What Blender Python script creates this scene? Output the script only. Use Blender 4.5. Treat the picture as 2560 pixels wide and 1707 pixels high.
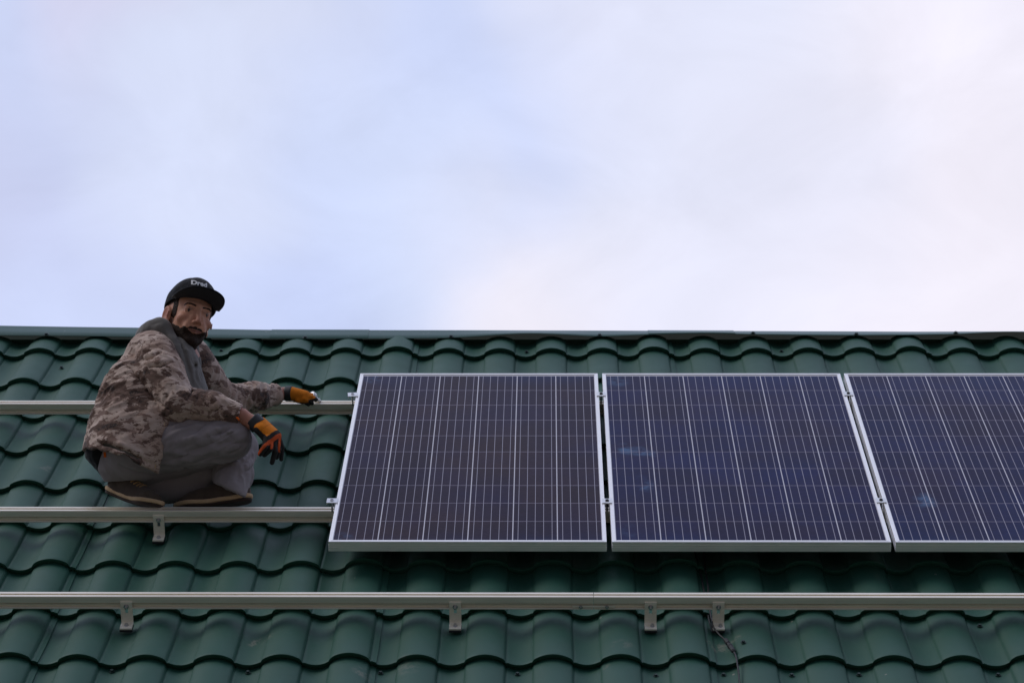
import bpy, bmesh, math, random
import numpy as np
from mathutils import Matrix, Vector
random.seed(7); rng = np.random.RandomState(3)
for o in list(bpy.data.objects): bpy.data.objects.remove(o, do_unlink=True)
S = bpy.context.scene
C = S.collection
R = math.radians

# ------------------------------------------------------------------ camera
SLOPE = R(38.0)
FPX = 6244.85                       # focal length in pixels of a 2560 px wide frame
RC = np.array([[0.9999104, 0.0124780, -0.0048432], [0.0001522, 0.3512181, 0.9362937], [0.0133841, -0.9362105, 0.3511847]])
CR = np.array([0.77402068, -8.07820556, 3.79105571])            # camera in roof coordinates (along ridge, up slope, normal)
RW = np.array([[1, 0, 0], [0, math.cos(SLOPE), -math.sin(SLOPE)], [0, math.sin(SLOPE), math.cos(SLOPE)]])
CW = RW @ CR                        # camera in the world
WC = RW @ RC.T                      # camera axes in the world
cam_d = bpy.data.cameras.new('camera'); cam = bpy.data.objects.new('camera', cam_d); C.objects.link(cam)
m = Matrix([[*WC[i], CW[i]] for i in range(3)] + [[0, 0, 0, 1]]); cam.matrix_world = m
cam_d.sensor_width = 36; cam_d.lens = FPX * 36 / 2560; cam_d.clip_end = 3000; cam_d.clip_start = 0.1
cam_d.dof.use_dof = False
S.camera = cam
S.render.resolution_x = 1024; S.render.resolution_y = 682
S.view_settings.view_transform = 'Standard'; S.view_settings.look = 'None'
S.view_settings.exposure = 0; S.view_settings.gamma = 1
try:
    S.cycles.max_bounces = 6; S.cycles.use_denoising = True
except Exception: pass

def ray(px, py):
    d = WC @ np.array([(px - 1280) / FPX, -(py - 853.5) / FPX, -1.0]); return d
# ------------------------------------------------------------------ world
SUN_EL, SUN_AZ = 52.0, -95.0         # azimuth clockwise from +Y (the direction the camera looks)
W = bpy.data.worlds.new('World'); S.world = W; W.use_nodes = True
nt = W.node_tree; nt.nodes.clear(); N = nt.nodes; L = nt.links
def nd(tree, typ, **kw):
    n = tree.nodes.new(typ)
    for k, v in kw.items(): setattr(n, k, v)
    return n
out = nd(nt, 'ShaderNodeOutputWorld'); bg = nd(nt, 'ShaderNodeBackground'); bg.inputs[1].default_value = 0.1
sky = nd(nt, 'ShaderNodeTexSky', sky_type='NISHITA'); sky.sun_disc = False
sky.sun_elevation = R(SUN_EL); sky.sun_rotation = R(SUN_AZ); sky.air_density = 1.0; sky.dust_density = 1.5
tc = nd(nt, 'ShaderNodeTexCoord')
nz = nd(nt, 'ShaderNodeTexNoise'); nz.inputs['Scale'].default_value = 9; nz.inputs['Detail'].default_value = 3; nz.inputs['Roughness'].default_value = .45
L.new(tc.outputs['Generated'], nz.inputs['Vector'])
vs = nd(nt, 'ShaderNodeVectorMath', operation='SUBTRACT'); vs.inputs[1].default_value = (.5, .5, .5); L.new(nz.outputs['Color'], vs.inputs[0])
vsc = nd(nt, 'ShaderNodeVectorMath', operation='SCALE'); vsc.inputs['Scale'].default_value = .13; L.new(vs.outputs[0], vsc.inputs[0])
va = nd(nt, 'ShaderNodeVectorMath', operation='ADD'); L.new(tc.outputs['Generated'], va.inputs[0]); L.new(vsc.outputs[0], va.inputs[1])
def lin(c): return tuple(((x / 255 + .055) / 1.055) ** 2.4 if x > 10 else x / 255 / 12.92 for x in c)
mixb = nd(nt, 'ShaderNodeMixRGB'); mixb.inputs[0].default_value = .93
cc = lin((209, 219, 251)); mixb.inputs[2].default_value = (cc[0] * 10.1, cc[1] * 10.0, cc[2] * 10.0, 1)
L.new(sky.outputs[0], mixb.inputs[1]); cur = mixb.outputs[0]
# banks of thin cloud: direction in the sky, angular radius, colour, cover
for px, py, r, c, a in [(2450, 350, .20, (241, 238, 251), .95), (2500, 900, .16, (240, 236, 248), .9), (1350, 760, .085, (241, 236, 246), .9),
                        (1700, 300, .10, (222, 229, 251), .6), (1120, 240, .075, (204, 216, 251), .6), (650, 650, .075, (198, 210, 247), .85),
                        (30, 520, .055, (198, 204, 236), .8), (560, 190, .07, (213, 218, 238), .7), (470, 420, .05, (217, 225, 250), .7),
                        (1850, 620, .09, (229, 230, 248), .7), (300, 30, .045, (222, 218, 244), .6), (1500, 20, .06, (226, 228, 247), .6), (150, 800, .06, (203, 214, 248), .7), (950, 560, .06, (211, 222, 250), .6)]:
    d = ray(px, py); d = d / np.linalg.norm(d)
    ds = nd(nt, 'ShaderNodeVectorMath', operation='DISTANCE'); ds.inputs[1].default_value = tuple(d); L.new(va.outputs[0], ds.inputs[0])
    mr = nd(nt, 'ShaderNodeMapRange', interpolation_type='SMOOTHERSTEP'); mr.inputs[1].default_value = r * 1.25; mr.inputs[2].default_value = r * .05
    mr.inputs[3].default_value = 0; mr.inputs[4].default_value = a; L.new(ds.outputs['Value'], mr.inputs[0])
    mx = nd(nt, 'ShaderNodeMixRGB'); L.new(mr.outputs[0], mx.inputs[0]); L.new(cur, mx.inputs[1]); cc = lin(c); mx.inputs[2].default_value = tuple(x * 10.15 for x in cc) + (1,)
    cur = mx.outputs[0]
# fine wisps
nz2 = nd(nt, 'ShaderNodeTexNoise'); nz2.inputs['Scale'].default_value = 11; nz2.inputs['Detail'].default_value = 7; nz2.inputs['Roughness'].default_value = .55; nz2.inputs['Distortion'].default_value = .6
mp = nd(nt, 'ShaderNodeMapping'); mp.inputs['Scale'].default_value = (1, 1, 1.6); mp.inputs['Rotation'].default_value = (0, .5, 0)
L.new(tc.outputs['Generated'], mp.inputs[0]); L.new(mp.outputs[0], nz2.inputs['Vector'])
mr = nd(nt, 'ShaderNodeMapRange'); mr.inputs[1].default_value = .3; mr.inputs[2].default_value = .7; mr.inputs[3].default_value = .94; mr.inputs[4].default_value = 1.07
L.new(nz2.outputs['Fac'], mr.inputs[0])
vm = nd(nt, 'ShaderNodeVectorMath', operation='SCALE'); L.new(cur, vm.inputs[0]); L.new(mr.outputs[0], vm.inputs['Scale'])
# dimming added to the unseen sky behind the camera, to cut flat front light
sxyz = nd(nt, 'ShaderNodeSeparateXYZ'); L.new(tc.outputs['Generated'], sxyz.inputs[0])
mr = nd(nt, 'ShaderNodeMapRange', interpolation_type='SMOOTHSTEP'); mr.inputs[1].default_value = .25; mr.inputs[2].default_value = -.7; mr.inputs[3].default_value = 1; mr.inputs[4].default_value = .2
L.new(sxyz.outputs[1], mr.inputs[0]); vb_ = nd(nt, 'ShaderNodeVectorMath', operation='SCALE'); L.new(vm.outputs[0], vb_.inputs[0]); L.new(mr.outputs[0], vb_.inputs['Scale'])
L.new(vb_.outputs[0], bg.inputs[0]); L.new(bg.outputs[0], out.inputs[0])
# ------------------------------------------------------------------ sun (veiled by cloud)
sd = bpy.data.lights.new('sun', 'SUN'); sd.energy = 0.9; sd.angle = R(26); sd.color = (1, .96, .9)
sun = bpy.data.objects.new('sun', sd); C.objects.link(sun)
sdir = Vector((math.sin(R(SUN_AZ)) * math.cos(R(SUN_EL)), math.cos(R(SUN_AZ)) * math.cos(R(SUN_EL)), math.sin(R(SUN_EL))))
sun.rotation_euler = sdir.to_track_quat('Z', 'Y').to_euler(); sun.location = (0, 0, 30)

# ------------------------------------------------------------------ helpers
def tag(o, label=None, cat=None, group=None, kind=None):
    if label: o['label'] = label
    if cat: o['category'] = cat
    if group: o['group'] = group
    if kind: o['kind'] = kind
    return o
def empty(name, loc=(0, 0, 0), rot=(0, 0, 0), label=None, cat=None, group=None):
    o = bpy.data.objects.new(name, None); o.empty_display_size = .05; C.objects.link(o); o.location = loc; o.rotation_euler = rot
    return tag(o, label, cat, group)
def mesh_obj(name, verts, faces, mat, parent=None, smooth=False, loc=(0, 0, 0), rot=(0, 0, 0)):
    me = bpy.data.meshes.new(name)
    me.from_pydata([tuple(v) for v in verts], [], [tuple(f) for f in faces]); me.update()
    if mat: me.materials.append(mat)
    if smooth: me.polygons.foreach_set('use_smooth', [True] * len(me.polygons))
    o = bpy.data.objects.new(name, me); C.objects.link(o); o.location = loc; o.rotation_euler = rot
    if parent: o.parent = parent
    return o
class MB:
    """collects boxes, tubes and prisms into one mesh"""
    def __init__(s): s.v = []; s.f = []
    def add(s, v, f):
        n = len(s.v); s.v += [tuple(x) for x in v]; s.f += [tuple(i + n for i in q) for q in f]; return s
    def box(s, lo, hi, M=None):
        v = [Vector((x, y, z)) for z in (lo[2], hi[2]) for y in (lo[1], hi[1]) for x in (lo[0], hi[0])]
        if M is not None: v = [M @ p for p in v]
        return s.add(v, [(0, 2, 3, 1), (4, 5, 7, 6), (0, 1, 5, 4), (1, 3, 7, 5), (3, 2, 6, 7), (2, 0, 4, 6)])
    def prism(s, poly, x0, x1, axis=0):
        """poly of (b, c) extruded along axis"""
        n = len(poly)
        def P(a, q): return (a, q[0], q[1]) if axis == 0 else ((q[0], a, q[1]) if axis == 1 else (q[0], q[1], a))
        v = [P(x0, q) for q in poly] + [P(x1, q) for q in poly]
        return s.add(v, [tuple(range(n))[::-1], tuple(range(n, 2 * n))] + [(i, (i + 1) % n, n + (i + 1) % n, n + i) for i in range(n)])
    def tube(s, pts, r, seg=10, caps=True):
        pts = [Vector(p) for p in pts]; rs = r if isinstance(r, (list, tuple)) else [r] * len(pts); V = []
        up = None
        for i, p in enumerate(pts):
            t = (pts[min(i + 1, len(pts) - 1)] - pts[max(i - 1, 0)]).normalized()
            if up is None: up = Vector((0, 0, 1)) if abs(t.z) < .9 else Vector((1, 0, 0))
            a = t.cross(up).normalized(); b = a.cross(t).normalized(); up = b
            V += [p + (a * math.cos(2 * math.pi * k / seg) + b * math.sin(2 * math.pi * k / seg)) * rs[i] for k in range(seg)]
        F = [(i * seg + k, i * seg + (k + 1) % seg, (i + 1) * seg + (k + 1) % seg, (i + 1) * seg + k) for i in range(len(pts) - 1) for k in range(seg)]
        if caps: F += [tuple(range(seg))[::-1], tuple((len(pts) - 1) * seg + k for k in range(seg))]
        return s.add(V, F)
    def build(s, name, mat, parent=None, smooth=False, bevel=0, loc=(0, 0, 0), rot=(0, 0, 0)):
        o = mesh_obj(name, s.v, s.f, mat, parent, smooth, loc, rot)
        if bevel:
            b = bmesh.new(); b.from_mesh(o.data); bmesh.ops.recalc_face_normals(b, faces=b.faces)
            bmesh.ops.bevel(b, geom=[e for e in b.edges if len(e.link_faces) == 2 and e.calc_face_angle(0) > .6], offset=bevel, segments=2, profile=.5, affect='EDGES')
            b.to_mesh(o.data); b.free()
        return o
def copy_tree(o, parent=None):
    c = o.copy(); C.objects.link(c); c.parent = parent
    for ch in list(o.children): copy_tree(ch, c)
    return c

class Mt:
    """small material builder"""
    def __init__(s, name):
        s.m = bpy.data.materials.new(name); s.m.use_nodes = True; s.t = s.m.node_tree; s.t.nodes.clear()
        s.o = s.n('ShaderNodeOutputMaterial'); s.b = s.n('ShaderNodeBsdfPrincipled'); s.l(s.b.outputs[0], s.o.inputs[0]); s.tc = s.n('ShaderNodeTexCoord')
    def n(s, typ, **kw): return nd(s.t, typ, **kw)
    def l(s, a, b): s.t.links.new(a, b)
    def set(s, **kw):
        for k, v in kw.items():
            k = {'base': 'Base Color', 'rough': 'Roughness', 'metal': 'Metallic', 'spec': 'Specular IOR Level', 'coat': 'Coat Weight', 'coatr': 'Coat Roughness', 'sheen': 'Sheen Weight', 'ior': 'IOR', 'sss': 'Subsurface Weight'}.get(k, k)
            if k == 'Base Color' and len(v) == 3: v = tuple(v) + (1,)
            s.b.inputs[k].default_value = v
        return s
    def math(s, op, a, b=None, c=None):
        n = s.n('ShaderNodeMath', operation=op)
        for i, x in enumerate((a, b, c)):
            if x is None: continue
            if isinstance(x, (int, float)): n.inputs[i].default_value = x
            else: s.l(x, n.inputs[i])
        return n.outputs[0]
    def noise(s, scale, detail=4, rough=.5, vec=None, stretch=None, dist=0):
        n = s.n('ShaderNodeTexNoise'); n.inputs['Scale'].default_value = scale; n.inputs['Detail'].default_value = detail; n.inputs['Roughness'].default_value = rough; n.inputs['Distortion'].default_value = dist
        v = vec or s.tc.outputs['Object']
        if stretch:
            mp = s.n('ShaderNodeMapping'); mp.inputs['Scale'].default_value = stretch; s.l(v, mp.inputs[0]); v = mp.outputs[0]
        s.l(v, n.inputs['Vector']); return n.outputs['Fac']
    def rng(s, x, a, b, c=0., d=1., smooth=False):
        n = s.n('ShaderNodeMapRange'); n.interpolation_type = 'SMOOTHSTEP' if smooth else 'LINEAR'; s.l(x, n.inputs[0])
        for i, q in enumerate((a, b, c, d)): n.inputs[i + 1].default_value = q
        return n.outputs[0]
    def mix(s, f, a, b, mode='MIX'):
        n = s.n('ShaderNodeMixRGB', blend_type=mode)
        for i, x in enumerate((f, a, b)):
            if isinstance(x, (int, float)): n.inputs[i].default_value = x
            elif isinstance(x, tuple): n.inputs[i].default_value = x + (1,) if len(x) == 3 else x
            else: s.l(x, n.inputs[i])
        return n.outputs[0]
    def bump(s, h, strength=.3, dist=.002):
        n = s.n('ShaderNodeBump'); n.inputs['Strength'].default_value = strength; n.inputs['Distance'].default_value = dist; s.l(h, n.inputs['Height']); s.l(n.outputs[0], s.b.inputs['Normal']); return n
    def base(s, x): s.l(x, s.b.inputs['Base Color']); return s
    def blob(s, pos, r, vec=None, warp=None):
        """mask around a spot of the surface"""
        d = s.n('ShaderNodeVectorMath', operation='DISTANCE'); d.inputs[1].default_value = pos; s.l(vec or s.tc.outputs['Object'], d.inputs[0])
        return s.rng(d.outputs['Value'], r, r * .2, 0, 1, True)

# ---- materials
def alu(name, base, rough, metal=.75, streak=.12):
    m = Mt(name); m.set(metal=metal, rough=rough)
    n = m.noise(6, 5, .6, stretch=(.6, 12, 12)); n2 = m.noise(40, 3, .6)
    k = m.rng(n, .3, .7, 1 - streak, 1 + streak * .4); c = m.mix(1, tuple(base), k, 'MULTIPLY'); m.base(c)
    m.l(m.rng(n2, .3, .7, rough - .08, rough + .1), m.b.inputs['Roughness']); return m.m
M_rail = alu('anodised_rail', (.90, .83, .70), .38, .45)
M_frame = alu('anodised_frame', (.96, .93, .89), .38, .9, .04)
M_brk = alu('bracket_metal', (.93, .87, .72), .42, .3)
M_clamp = alu('clamp_metal', (.88, .9, .93), .45, .35, .04)
M_steel = alu('zinc_bolt', (.55, .55, .56), .3, .95)
M_black = Mt('black_rubber').set(base=(.018, .018, .02), rough=.55).m
M_screw = Mt('green_screw_paint').set(base=(.01, .03, .026), rough=.5).m

def roof_mat():
    m = Mt('green_tile_paint'); m.set(rough=.58, spec=.5)
    base = (.020, .078, .060)
    n = m.noise(1.3, 3, .5); n2 = m.noise(9, 5, .6); n3 = m.noise(60, 4, .7)
    c = m.mix(m.rng(n, .3, .7), (.015, .080, .052), (.019, .092, .061))
    dust = m.math('MULTIPLY', m.rng(n2, .42, .75, 0, .14), m.rng(n3, .3, .7, .3, 1))
    c = m.mix(dust, c, (.12, .13, .115))
    # boot marks, splashes and small chips
    nn = m.noise(28, 5, .75)
    for p, r, a in [((-.211, -.471, -.15), .045, .8), ((-.172, -.471, -.13), .03, .5), ((.169, -.741, -.13), .05, .45), ((.313, -.70, -.12), .07, .3), ((1.361, -.519, -.15), .055, .7),
                    ((1.33, -.49, -.14), .02, .6), ((1.422, -.489, -.14), .03, .7), ((.978, -.687, -.14), .025, .5), ((1.032, -.571, -.12), .05, .4), ((-.45, .64, -.14), .06, .35), ((-.32, .78, -.15), .06, .25), ((-1.2, .95, -.13), .05, .3)]:
        f = m.math('MULTIPLY', m.blob(p, r), m.rng(nn, .46, .62, 0, a)); c = m.mix(f, c, (.27, .25, .2))
    v = m.n('ShaderNodeTexVoronoi'); v.inputs['Scale'].default_value = 7; m.l(m.tc.outputs['Object'], v.inputs['Vector'])
    sp = m.math('MULTIPLY', m.math('LESS_THAN', v.outputs['Distance'], .035), m.math('GREATER_THAN', m.noise(2.7, 1), .56))
    c = m.mix(m.math('MULTIPLY', sp, .55), c, (.3, .29, .24))
    m.base(c); m.l(m.rng(n2, .3, .7, .54, .64), m.b.inputs['Roughness']); m.bump(n3, .05, .001)
    return m.m
M_roof = roof_mat()
mm = Mt('cap_green_paint'); mm.set(rough=.4); a = mm.noise(3, 4, .6, stretch=(.5, 3, 3)); b_ = mm.noise(50, 3, .7)
cc_ = mm.mix(mm.rng(a, .3, .7), (.04, .105, .09), (.052, .125, .108)); mm.base(mm.mix(mm.rng(b_, .62, .72, 0, .35), cc_, (.3, .32, .3))); M_cap = mm.m

# ------------------------------------------------------------------ ground and house
mg = Mt('dry_ground'); mg.set(rough=.95); g = mg.noise(.6, 6, .6); mg.base(mg.mix(mg.rng(g, .3, .7), (.19, .162, .118), (.255, .222, .17)))
GZ = CW[2] - 1.65
g = MB(); g.add([(-400, -400, GZ), (400, -400, GZ), (400, 400, GZ), (-400, 400, GZ)], [(0, 1, 2, 3)])
tag(g.build('ground', mg.m), kind='structure')

PITCH = .2265; ROW = .3605; V0 = -.66; TN = -.142; STEP = .022; UCR = -1.013      # wave pitch, row length, a row's lower edge
VE = V0 - 3 * ROW; NR = 12; VTOP = 2.415; UL, UR = -3.3, 5.1
SHEETS = [.21 - 1.1325 * 3, .21 - 1.1325 * 2, .21 - 1.1325, .21, 1.3425, 2.475, 3.6075, 4.74]
def wave(u):
    t = ((u - UCR) / PITCH + .305) % 1.0
    a = .61
    h = np.where(t < a, .0145 + .0255 * np.sin(np.pi * np.clip(t / a, 0, 1)) ** .68, .0145 * (1 - np.sin(np.pi * np.clip((t - a) / (1 - a), 0, 1)) ** .68))
    g1 = 1.9 * np.exp(-((t - a) / .017) ** 2) + 1.1 * np.exp(-((t - 1) / .015) ** 2) + 1.1 * np.exp(-(t / .015) ** 2)
    return h - .0030 * g1
def sheet_lift(u):
    """each steel sheet laps over its neighbour's last crest"""
    r = np.zeros_like(u)
    for s in SHEETS:
        x = u - (s + .0)
        r += np.where((x < 0) & (x > -.17), .0055 * np.clip((x + .17) / .03, 0, 1), 0)
    return r
us = [];k = 0
n_per = 72
u0 = UCR + PITCH * math.floor((UL - UCR) / PITCH)
nw = int(round((UR - u0) / PITCH))
us = u0 + np.arange(nw * n_per + 1) * PITCH / n_per
us = np.sort(np.concatenate([us, [s - .0004 for s in SHEETS], [s + .0004 for s in SHEETS]]))
wv = wave(us) + sheet_lift(us)
prof = []                       # (v, n) down-up polyline
for r in range(NR):
    va_ = VE + r * ROW; vb = min(va_ + ROW, VTOP)
    if va_ >= VTOP: break
    # rolled front lip, then the tile falling back to the foot of the next step
    prof += [(va_ + .015, TN - STEP - .0025, .0), (va_ + .006, TN - .010, .0), (va_ + .0005, TN - .0022, 0), (va_ + .0005, TN - .0006, 0), (va_ + .003, TN, 0)]
    for q in (.08, .2, .32, .44, .56, .68, .8, .9, 1.0): prof.append((va_ + (vb - va_) * q + (.006 if q == 1.0 else 0), TN - (STEP * (1 - (1 - q) ** 1.9) if vb < VTOP else .034 * q) * (vb - va_) / ROW, 1))
prof = np.array(prof)
nu = len(us); V = np.zeros((len(prof), nu, 3))
for i, (v, n, _) in enumerate(prof):
    V[i, :, 0] = us; V[i, :, 1] = v; V[i, :, 2] = n + wv
    V[i, :, 1] += np.interp(us, np.linspace(us[0], us[-1], 14), rng.normal(0, .0012, 14)) * 0
    V[i, :, 2] += .0015 * np.sin(us * 2.1 + v * 1.3) + .001 * np.sin(us * 5.7 - v * 2.2)
idx = np.arange(len(prof) * nu).reshape(len(prof), nu)
F = np.stack([idx[:-1, :-1], idx[:-1, 1:], idx[1:, 1:], idx[1:, :-1]], -1).reshape(-1, 4)
house = empty('house', (0, 0, 0), label='house under a green metal tile roof with a folded ridge flashing', cat='house')
me = bpy.data.meshes.new('roof'); me.vertices.add(V.size // 3); me.vertices.foreach_set('co', V.ravel())
me.loops.add(F.size); me.loops.foreach_set('vertex_index', F.ravel()); me.polygons.add(len(F)); me.polygons.foreach_set('loop_start', np.arange(0, F.size, 4)); me.update(calc_edges=True)
me.materials.append(M_roof); me.polygons.foreach_set('use_smooth', [True] * len(F))
try: me.set_sharp_from_angle(angle=R(50))
except Exception: pass
roof = bpy.data.objects.new('roof', me); C.objects.link(roof); roof.rotation_euler = (SLOPE, 0, 0); roof.parent = house
# solid deck below the steel sheets, far slope and walls
b = MB(); b.box((UL, VE + .02, -.26), (UR, 2.47, -.19)); b.build('roof_deck', Mt('dark_timber').set(base=(.03, .022, .016), rough=.8).m, house, rot=(SLOPE, 0, 0))
rz = RW @ np.array([0, 2.47, -.15]); ez = RW @ np.array([0, VE, -.26])
b = MB(); b.prism([(rz[1] + .02, rz[2]), (rz[1] + 3.0, rz[2] - 2.35), (rz[1] + 3.0, rz[2] - 2.43), (rz[1] + .02, rz[2] - .1)], UL, UR); b.build('rear_roof_slope', M_roof, house)
b = MB(); b.box((UL + .3, ez[1] + .45, GZ), (UR - .3, rz[1] + 2.6, ez[2] - .02)); b.build('wall', Mt('render_wall').set(base=(.5, .46, .38), rough=.9).m, house)

# ridge flashing: apex and lower edge follow the folded sheet
top = [(-3.3, -.060), (-1.6869, -.0903), (-1.3616, -.0962), (-1.0725, -.0999), (-.7836, -.1058), (-.4587, -.1112), (.1188, -.1123), (.4793, -.1128), (1.0196, -.1148), (1.6491, -.1169), (2.1737, -.1189), (2.4573, -.1205), (2.6365, -.1195), (2.9234, -.1185), (5.1, -.118)]
low = [(-3.3, -.085), (-1.667, -.0982), (-1.3083, -.1011), (-.95, -.1079), (-.5918, -.1127), (-.3053, -.1150), (.1242, -.1138), (.3567, -.111), (.4819, -.1024), (.62, -.0925), (.7141, -.0897), (.86, -.0955), (1.0121, -.1054), (1.1958, -.0969), (1.36, -.0915), (1.5164, -.0893), (1.7, -.0951), (1.93, -.098), (2.1612, -.0999), (2.4, -.0975), (2.6018, -.0943), (2.708, -.0877), (2.80, -.0825), (2.903, -.083), (3.2, -.095), (5.1, -.10)]
def interp(tab, x):
    """smooth through the table"""
    xs = [q[0] for q in tab]; ys = [q[1] for q in tab]; out_ = 0
    w = 0
    for k in np.linspace(-.05, .05, 7): out_ += np.interp(x + k, xs, ys)
    return out_ / 7
uc = np.linspace(-3.3, 5.1, 420); CV = []; CF = []
for u in uc:
    a, l = interp(top, u), interp(low, u)
    # cross-section from back flange over the apex to the front hem
    CV += [(u, 2.60, a - .115), (u, 2.50, a - .018), (u, 2.478, a - .0015), (u, 2.47, a), (u, 2.462, a - (a - l) * .08 - .0001), (u, 2.42, a + (l - a) * .5), (u, 2.371, l + .0003), (u, 2.370, l - .0012), (u, 2.378, l - .0022)]
nc = 9
CF = [(i * nc + k, i * nc + k + 1, (i + 1) * nc + k + 1, (i + 1) * nc + k) for i in range(len(uc) - 1) for k in range(nc - 1)]
ridge = mesh_obj('ridge_cap', CV, CF, M_cap, house, True, rot=(SLOPE, 0, 0))
def lap(u0_, u1_, dz):        # a second length of flashing lapped over the first
    q = MB(); pts = []
    for u in np.linspace(u0_, u1_, 24):
        a, l = interp(top, u) + dz, interp(low, u) + dz
        pts += [(u, 2.60, a - .115), (u, 2.50, a - .018), (u, 2.478, a - .0015), (u, 2.47, a), (u, 2.462, a - (a - l) * .08 - .0001), (u, 2.42, a + (l - a) * .5), (u, 2.370, l + .0003), (u, 2.369, l - .0030)]
    q.add(pts, [(i * 8 + k, i * 8 + k + 1, (i + 1) * 8 + k + 1, (i + 1) * 8 + k) for i in range(23) for k in range(7)])
    return q.build('ridge_cap_lap', M_cap, house, True, rot=(SLOPE, 0, 0))
lap(1.235, 1.62, .0025); lap(-.46, -.02, .002)
def screw(u, v, n, r=.0075, tilt=0):
    q = MB(); q.tube([(0, 0, 0), (0, 0, .002)], r * 1.3, 14).tube([(0, 0, .002), (0, 0, .008)], r * .8, 6)
    return q.build('roof_screw', M_screw, house, False, loc=tuple(RW @ np.array([u, v, n])), rot=(SLOPE, 0, 0))
for u in (-1.461, -.301, .352, 1.016, 1.70, 2.160, 2.602): screw(u, 2.378, interp(low, u) + .001, .009)
for u, v in [(-.674, -.672), (-.218, -.68), (.225, -.683), (.681, -.69), (1.14, -.701), (1.365, -.693), (1.814, -.69), (2.275, -.69), (2.272, -.334), (1.591, -.695), (1.44, -.548),
             (-1.35, 2.12), (-.67, 2.30), (.69, 2.28), (1.82, 2.29), (-.4, 1.83)]:
    k = math.floor((v - VE) / ROW); fr = (v - VE - k * ROW) / ROW
    screw(u, v, TN - STEP * fr + float(wave(np.array([u]))[0]), .007)

# ------------------------------------------------------------------ mounting rails
RN0, RN1 = -.085, -.038; RT = .036
def rail_mesh(u0_, u1_, vf):
    """T-slot aluminium extrusion, vf = front face"""
    h = RN1; f = vf; bk = vf + RT
    poly = [(f, RN0), (f, RN0 + .0035), (f + .0012, RN0 + .0045), (f + .0105, RN0 + .006), (f + .0105, RN0 + .0145), (f + .0012, RN0 + .017), (f + .0012, RN0 + .0185), (f + .0075, RN0 + .0188), (f + .0075, RN0 + .0218), (f + .0002, RN0 + .0225),
            (f, h - .0035), (f + .0008, h), (f + .0125, h), (f + .0125, h - .0022), (f + .0095, h - .0022), (f + .0095, h - .012), (bk - .0095, h - .012), (bk - .0095, h - .0022), (bk - .0125, h - .0022), (bk - .0125, h), (bk, h), (bk, RN0)]
    q = MB(); q.prism(poly, u0_, u1_, 0); return q
RV = {1: 1.402, 2: .346, 3: -.364}
rails = {}
def rail(k, u0_, u1_, lab, dn=0):
    e = empty('mounting_rail', tuple(RW @ np.array([u0_, RV[k], RN0 + dn])), (SLOPE, 0, 0), lab, 'rail', 'aluminium mounting rails across the roof')
    q = rail_mesh(0, u1_ - u0_, 0); q.v = [(x, y, z - RN0) for x, y, z in q.v]
    q.build('rail_profile', M_rail, e); return e
rail(1, -3.1, 4.6, 'upper aluminium rail running behind the squatting worker to the panel tops')
rail(2, -3.1, 4.6, 'middle aluminium rail in front of the worker\'s shoes, running under the panels')
rail(3, -3.1, .9385, 'left length of the lowest aluminium rail, up to the joint below the panels')
rail(3, .9402, 4.6, 'right length of the lowest aluminium rail, from the joint rightwards')
sp = empty('rail_splice', tuple(RW @ np.array([.94, RV[3], RN0])), (SLOPE, 0, 0), 'small bolted aluminium splice plate joining the two lowest rail lengths', 'splice')
q = MB(); q.box((-.073, -.0008, .0075), (.073, .003, .0145)); q.build('plate', M_brk, sp, bevel=.0008)
for x in (-.045, .045):
    q = MB(); q.tube([(x, -.0008, .011), (x, -.006, .011)], .0068, 6).tube([(x, -.006, .011), (x, -.013, .011)], .0035, 10); q.build('bolt', M_steel, sp)

# L-feet
def make_bracket():
    e = empty('mounting_bracket', (0, 0, 0), (SLOPE, 0, 0), 'x', 'bracket', 'L-shaped rail brackets screwed to the tiles')
    W2 = .0205; t = .005; zt = .0285          # origin: rail bottom at its front face; z up the normal
    zb = -.052
    q = MB()
    # upright with an upright slot: two cheeks, top and bottom bridges
    q.box((-W2, -t, zb), (-.0052, 0, zt)); q.box((.0052, -t, zb), (W2, 0, zt)); q.box((-.0052, -t, zt - .009), (.0052, 0, zt)); q.box((-.0052, -t, zb), (.0052, 0, -.014))
    q.build('upright_plate', M_brk, e)
    q = MB(); q.prism([(-.045, zb - .005), (-.045, zb), (-.040, zb + .0015), (-.033, zb), (-.030, zb + .0015), (-.010, zb + .0015), (-t + .0, zb + .004), (0, zb - .0), (0, zb - .005)], -W2, W2, 0); q.build('foot', M_brk, e)
    q = MB(); q.box((-W2 - .001, -.047, zb - .014), (W2 + .001, .001, zb - .0052)); q.build('rubber_pad', M_black, e, bevel=.002)
    q = MB(); q.tube([(0, -t, .012), (0, -.0075, .012)], .0088, 16).tube([(0, -.0075, .012), (0, -.0145, .012)], .0072, 6).tube([(0, -.0145, .012), (0, -.023, .012)], .0036, 10); q.build('bolt', M_steel, e)
    q = MB(); q.tube([(0, -.024, zb), (0, -.024, zb + .0025)], .0085, 16).tube([(0, -.024, zb + .0025), (0, -.024, zb + .009)], .0058, 6); q.build('foot_screw', M_steel, e)
    return e
br = make_bracket(); first = True
for u, k, lab in [(-.660, 2, 'L-shaped bracket under the middle rail, straight below the worker\'s shoes'),
                  (-.668, 3, 'leftmost L-shaped bracket on the lowest rail, lower left of the photo'),
                  (.464, 3, 'L-shaped bracket on the lowest rail below the first solar panel'),
                  (1.135, 3, 'L-shaped bracket just right of the rail joint, on the lowest rail'),
                  (1.3675, 3, 'rightmost L-shaped bracket on the lowest rail, with black cable passing beside it')]:
    o = br if first else copy_tree(br); first = False
    o.location = tuple(RW @ np.array([u, RV[k], RN0])); o['label'] = lab
    if u > 1: [c for c in o.children if c.name.startswith('foot_screw')][0].location = (.006, 0, 0)

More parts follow.
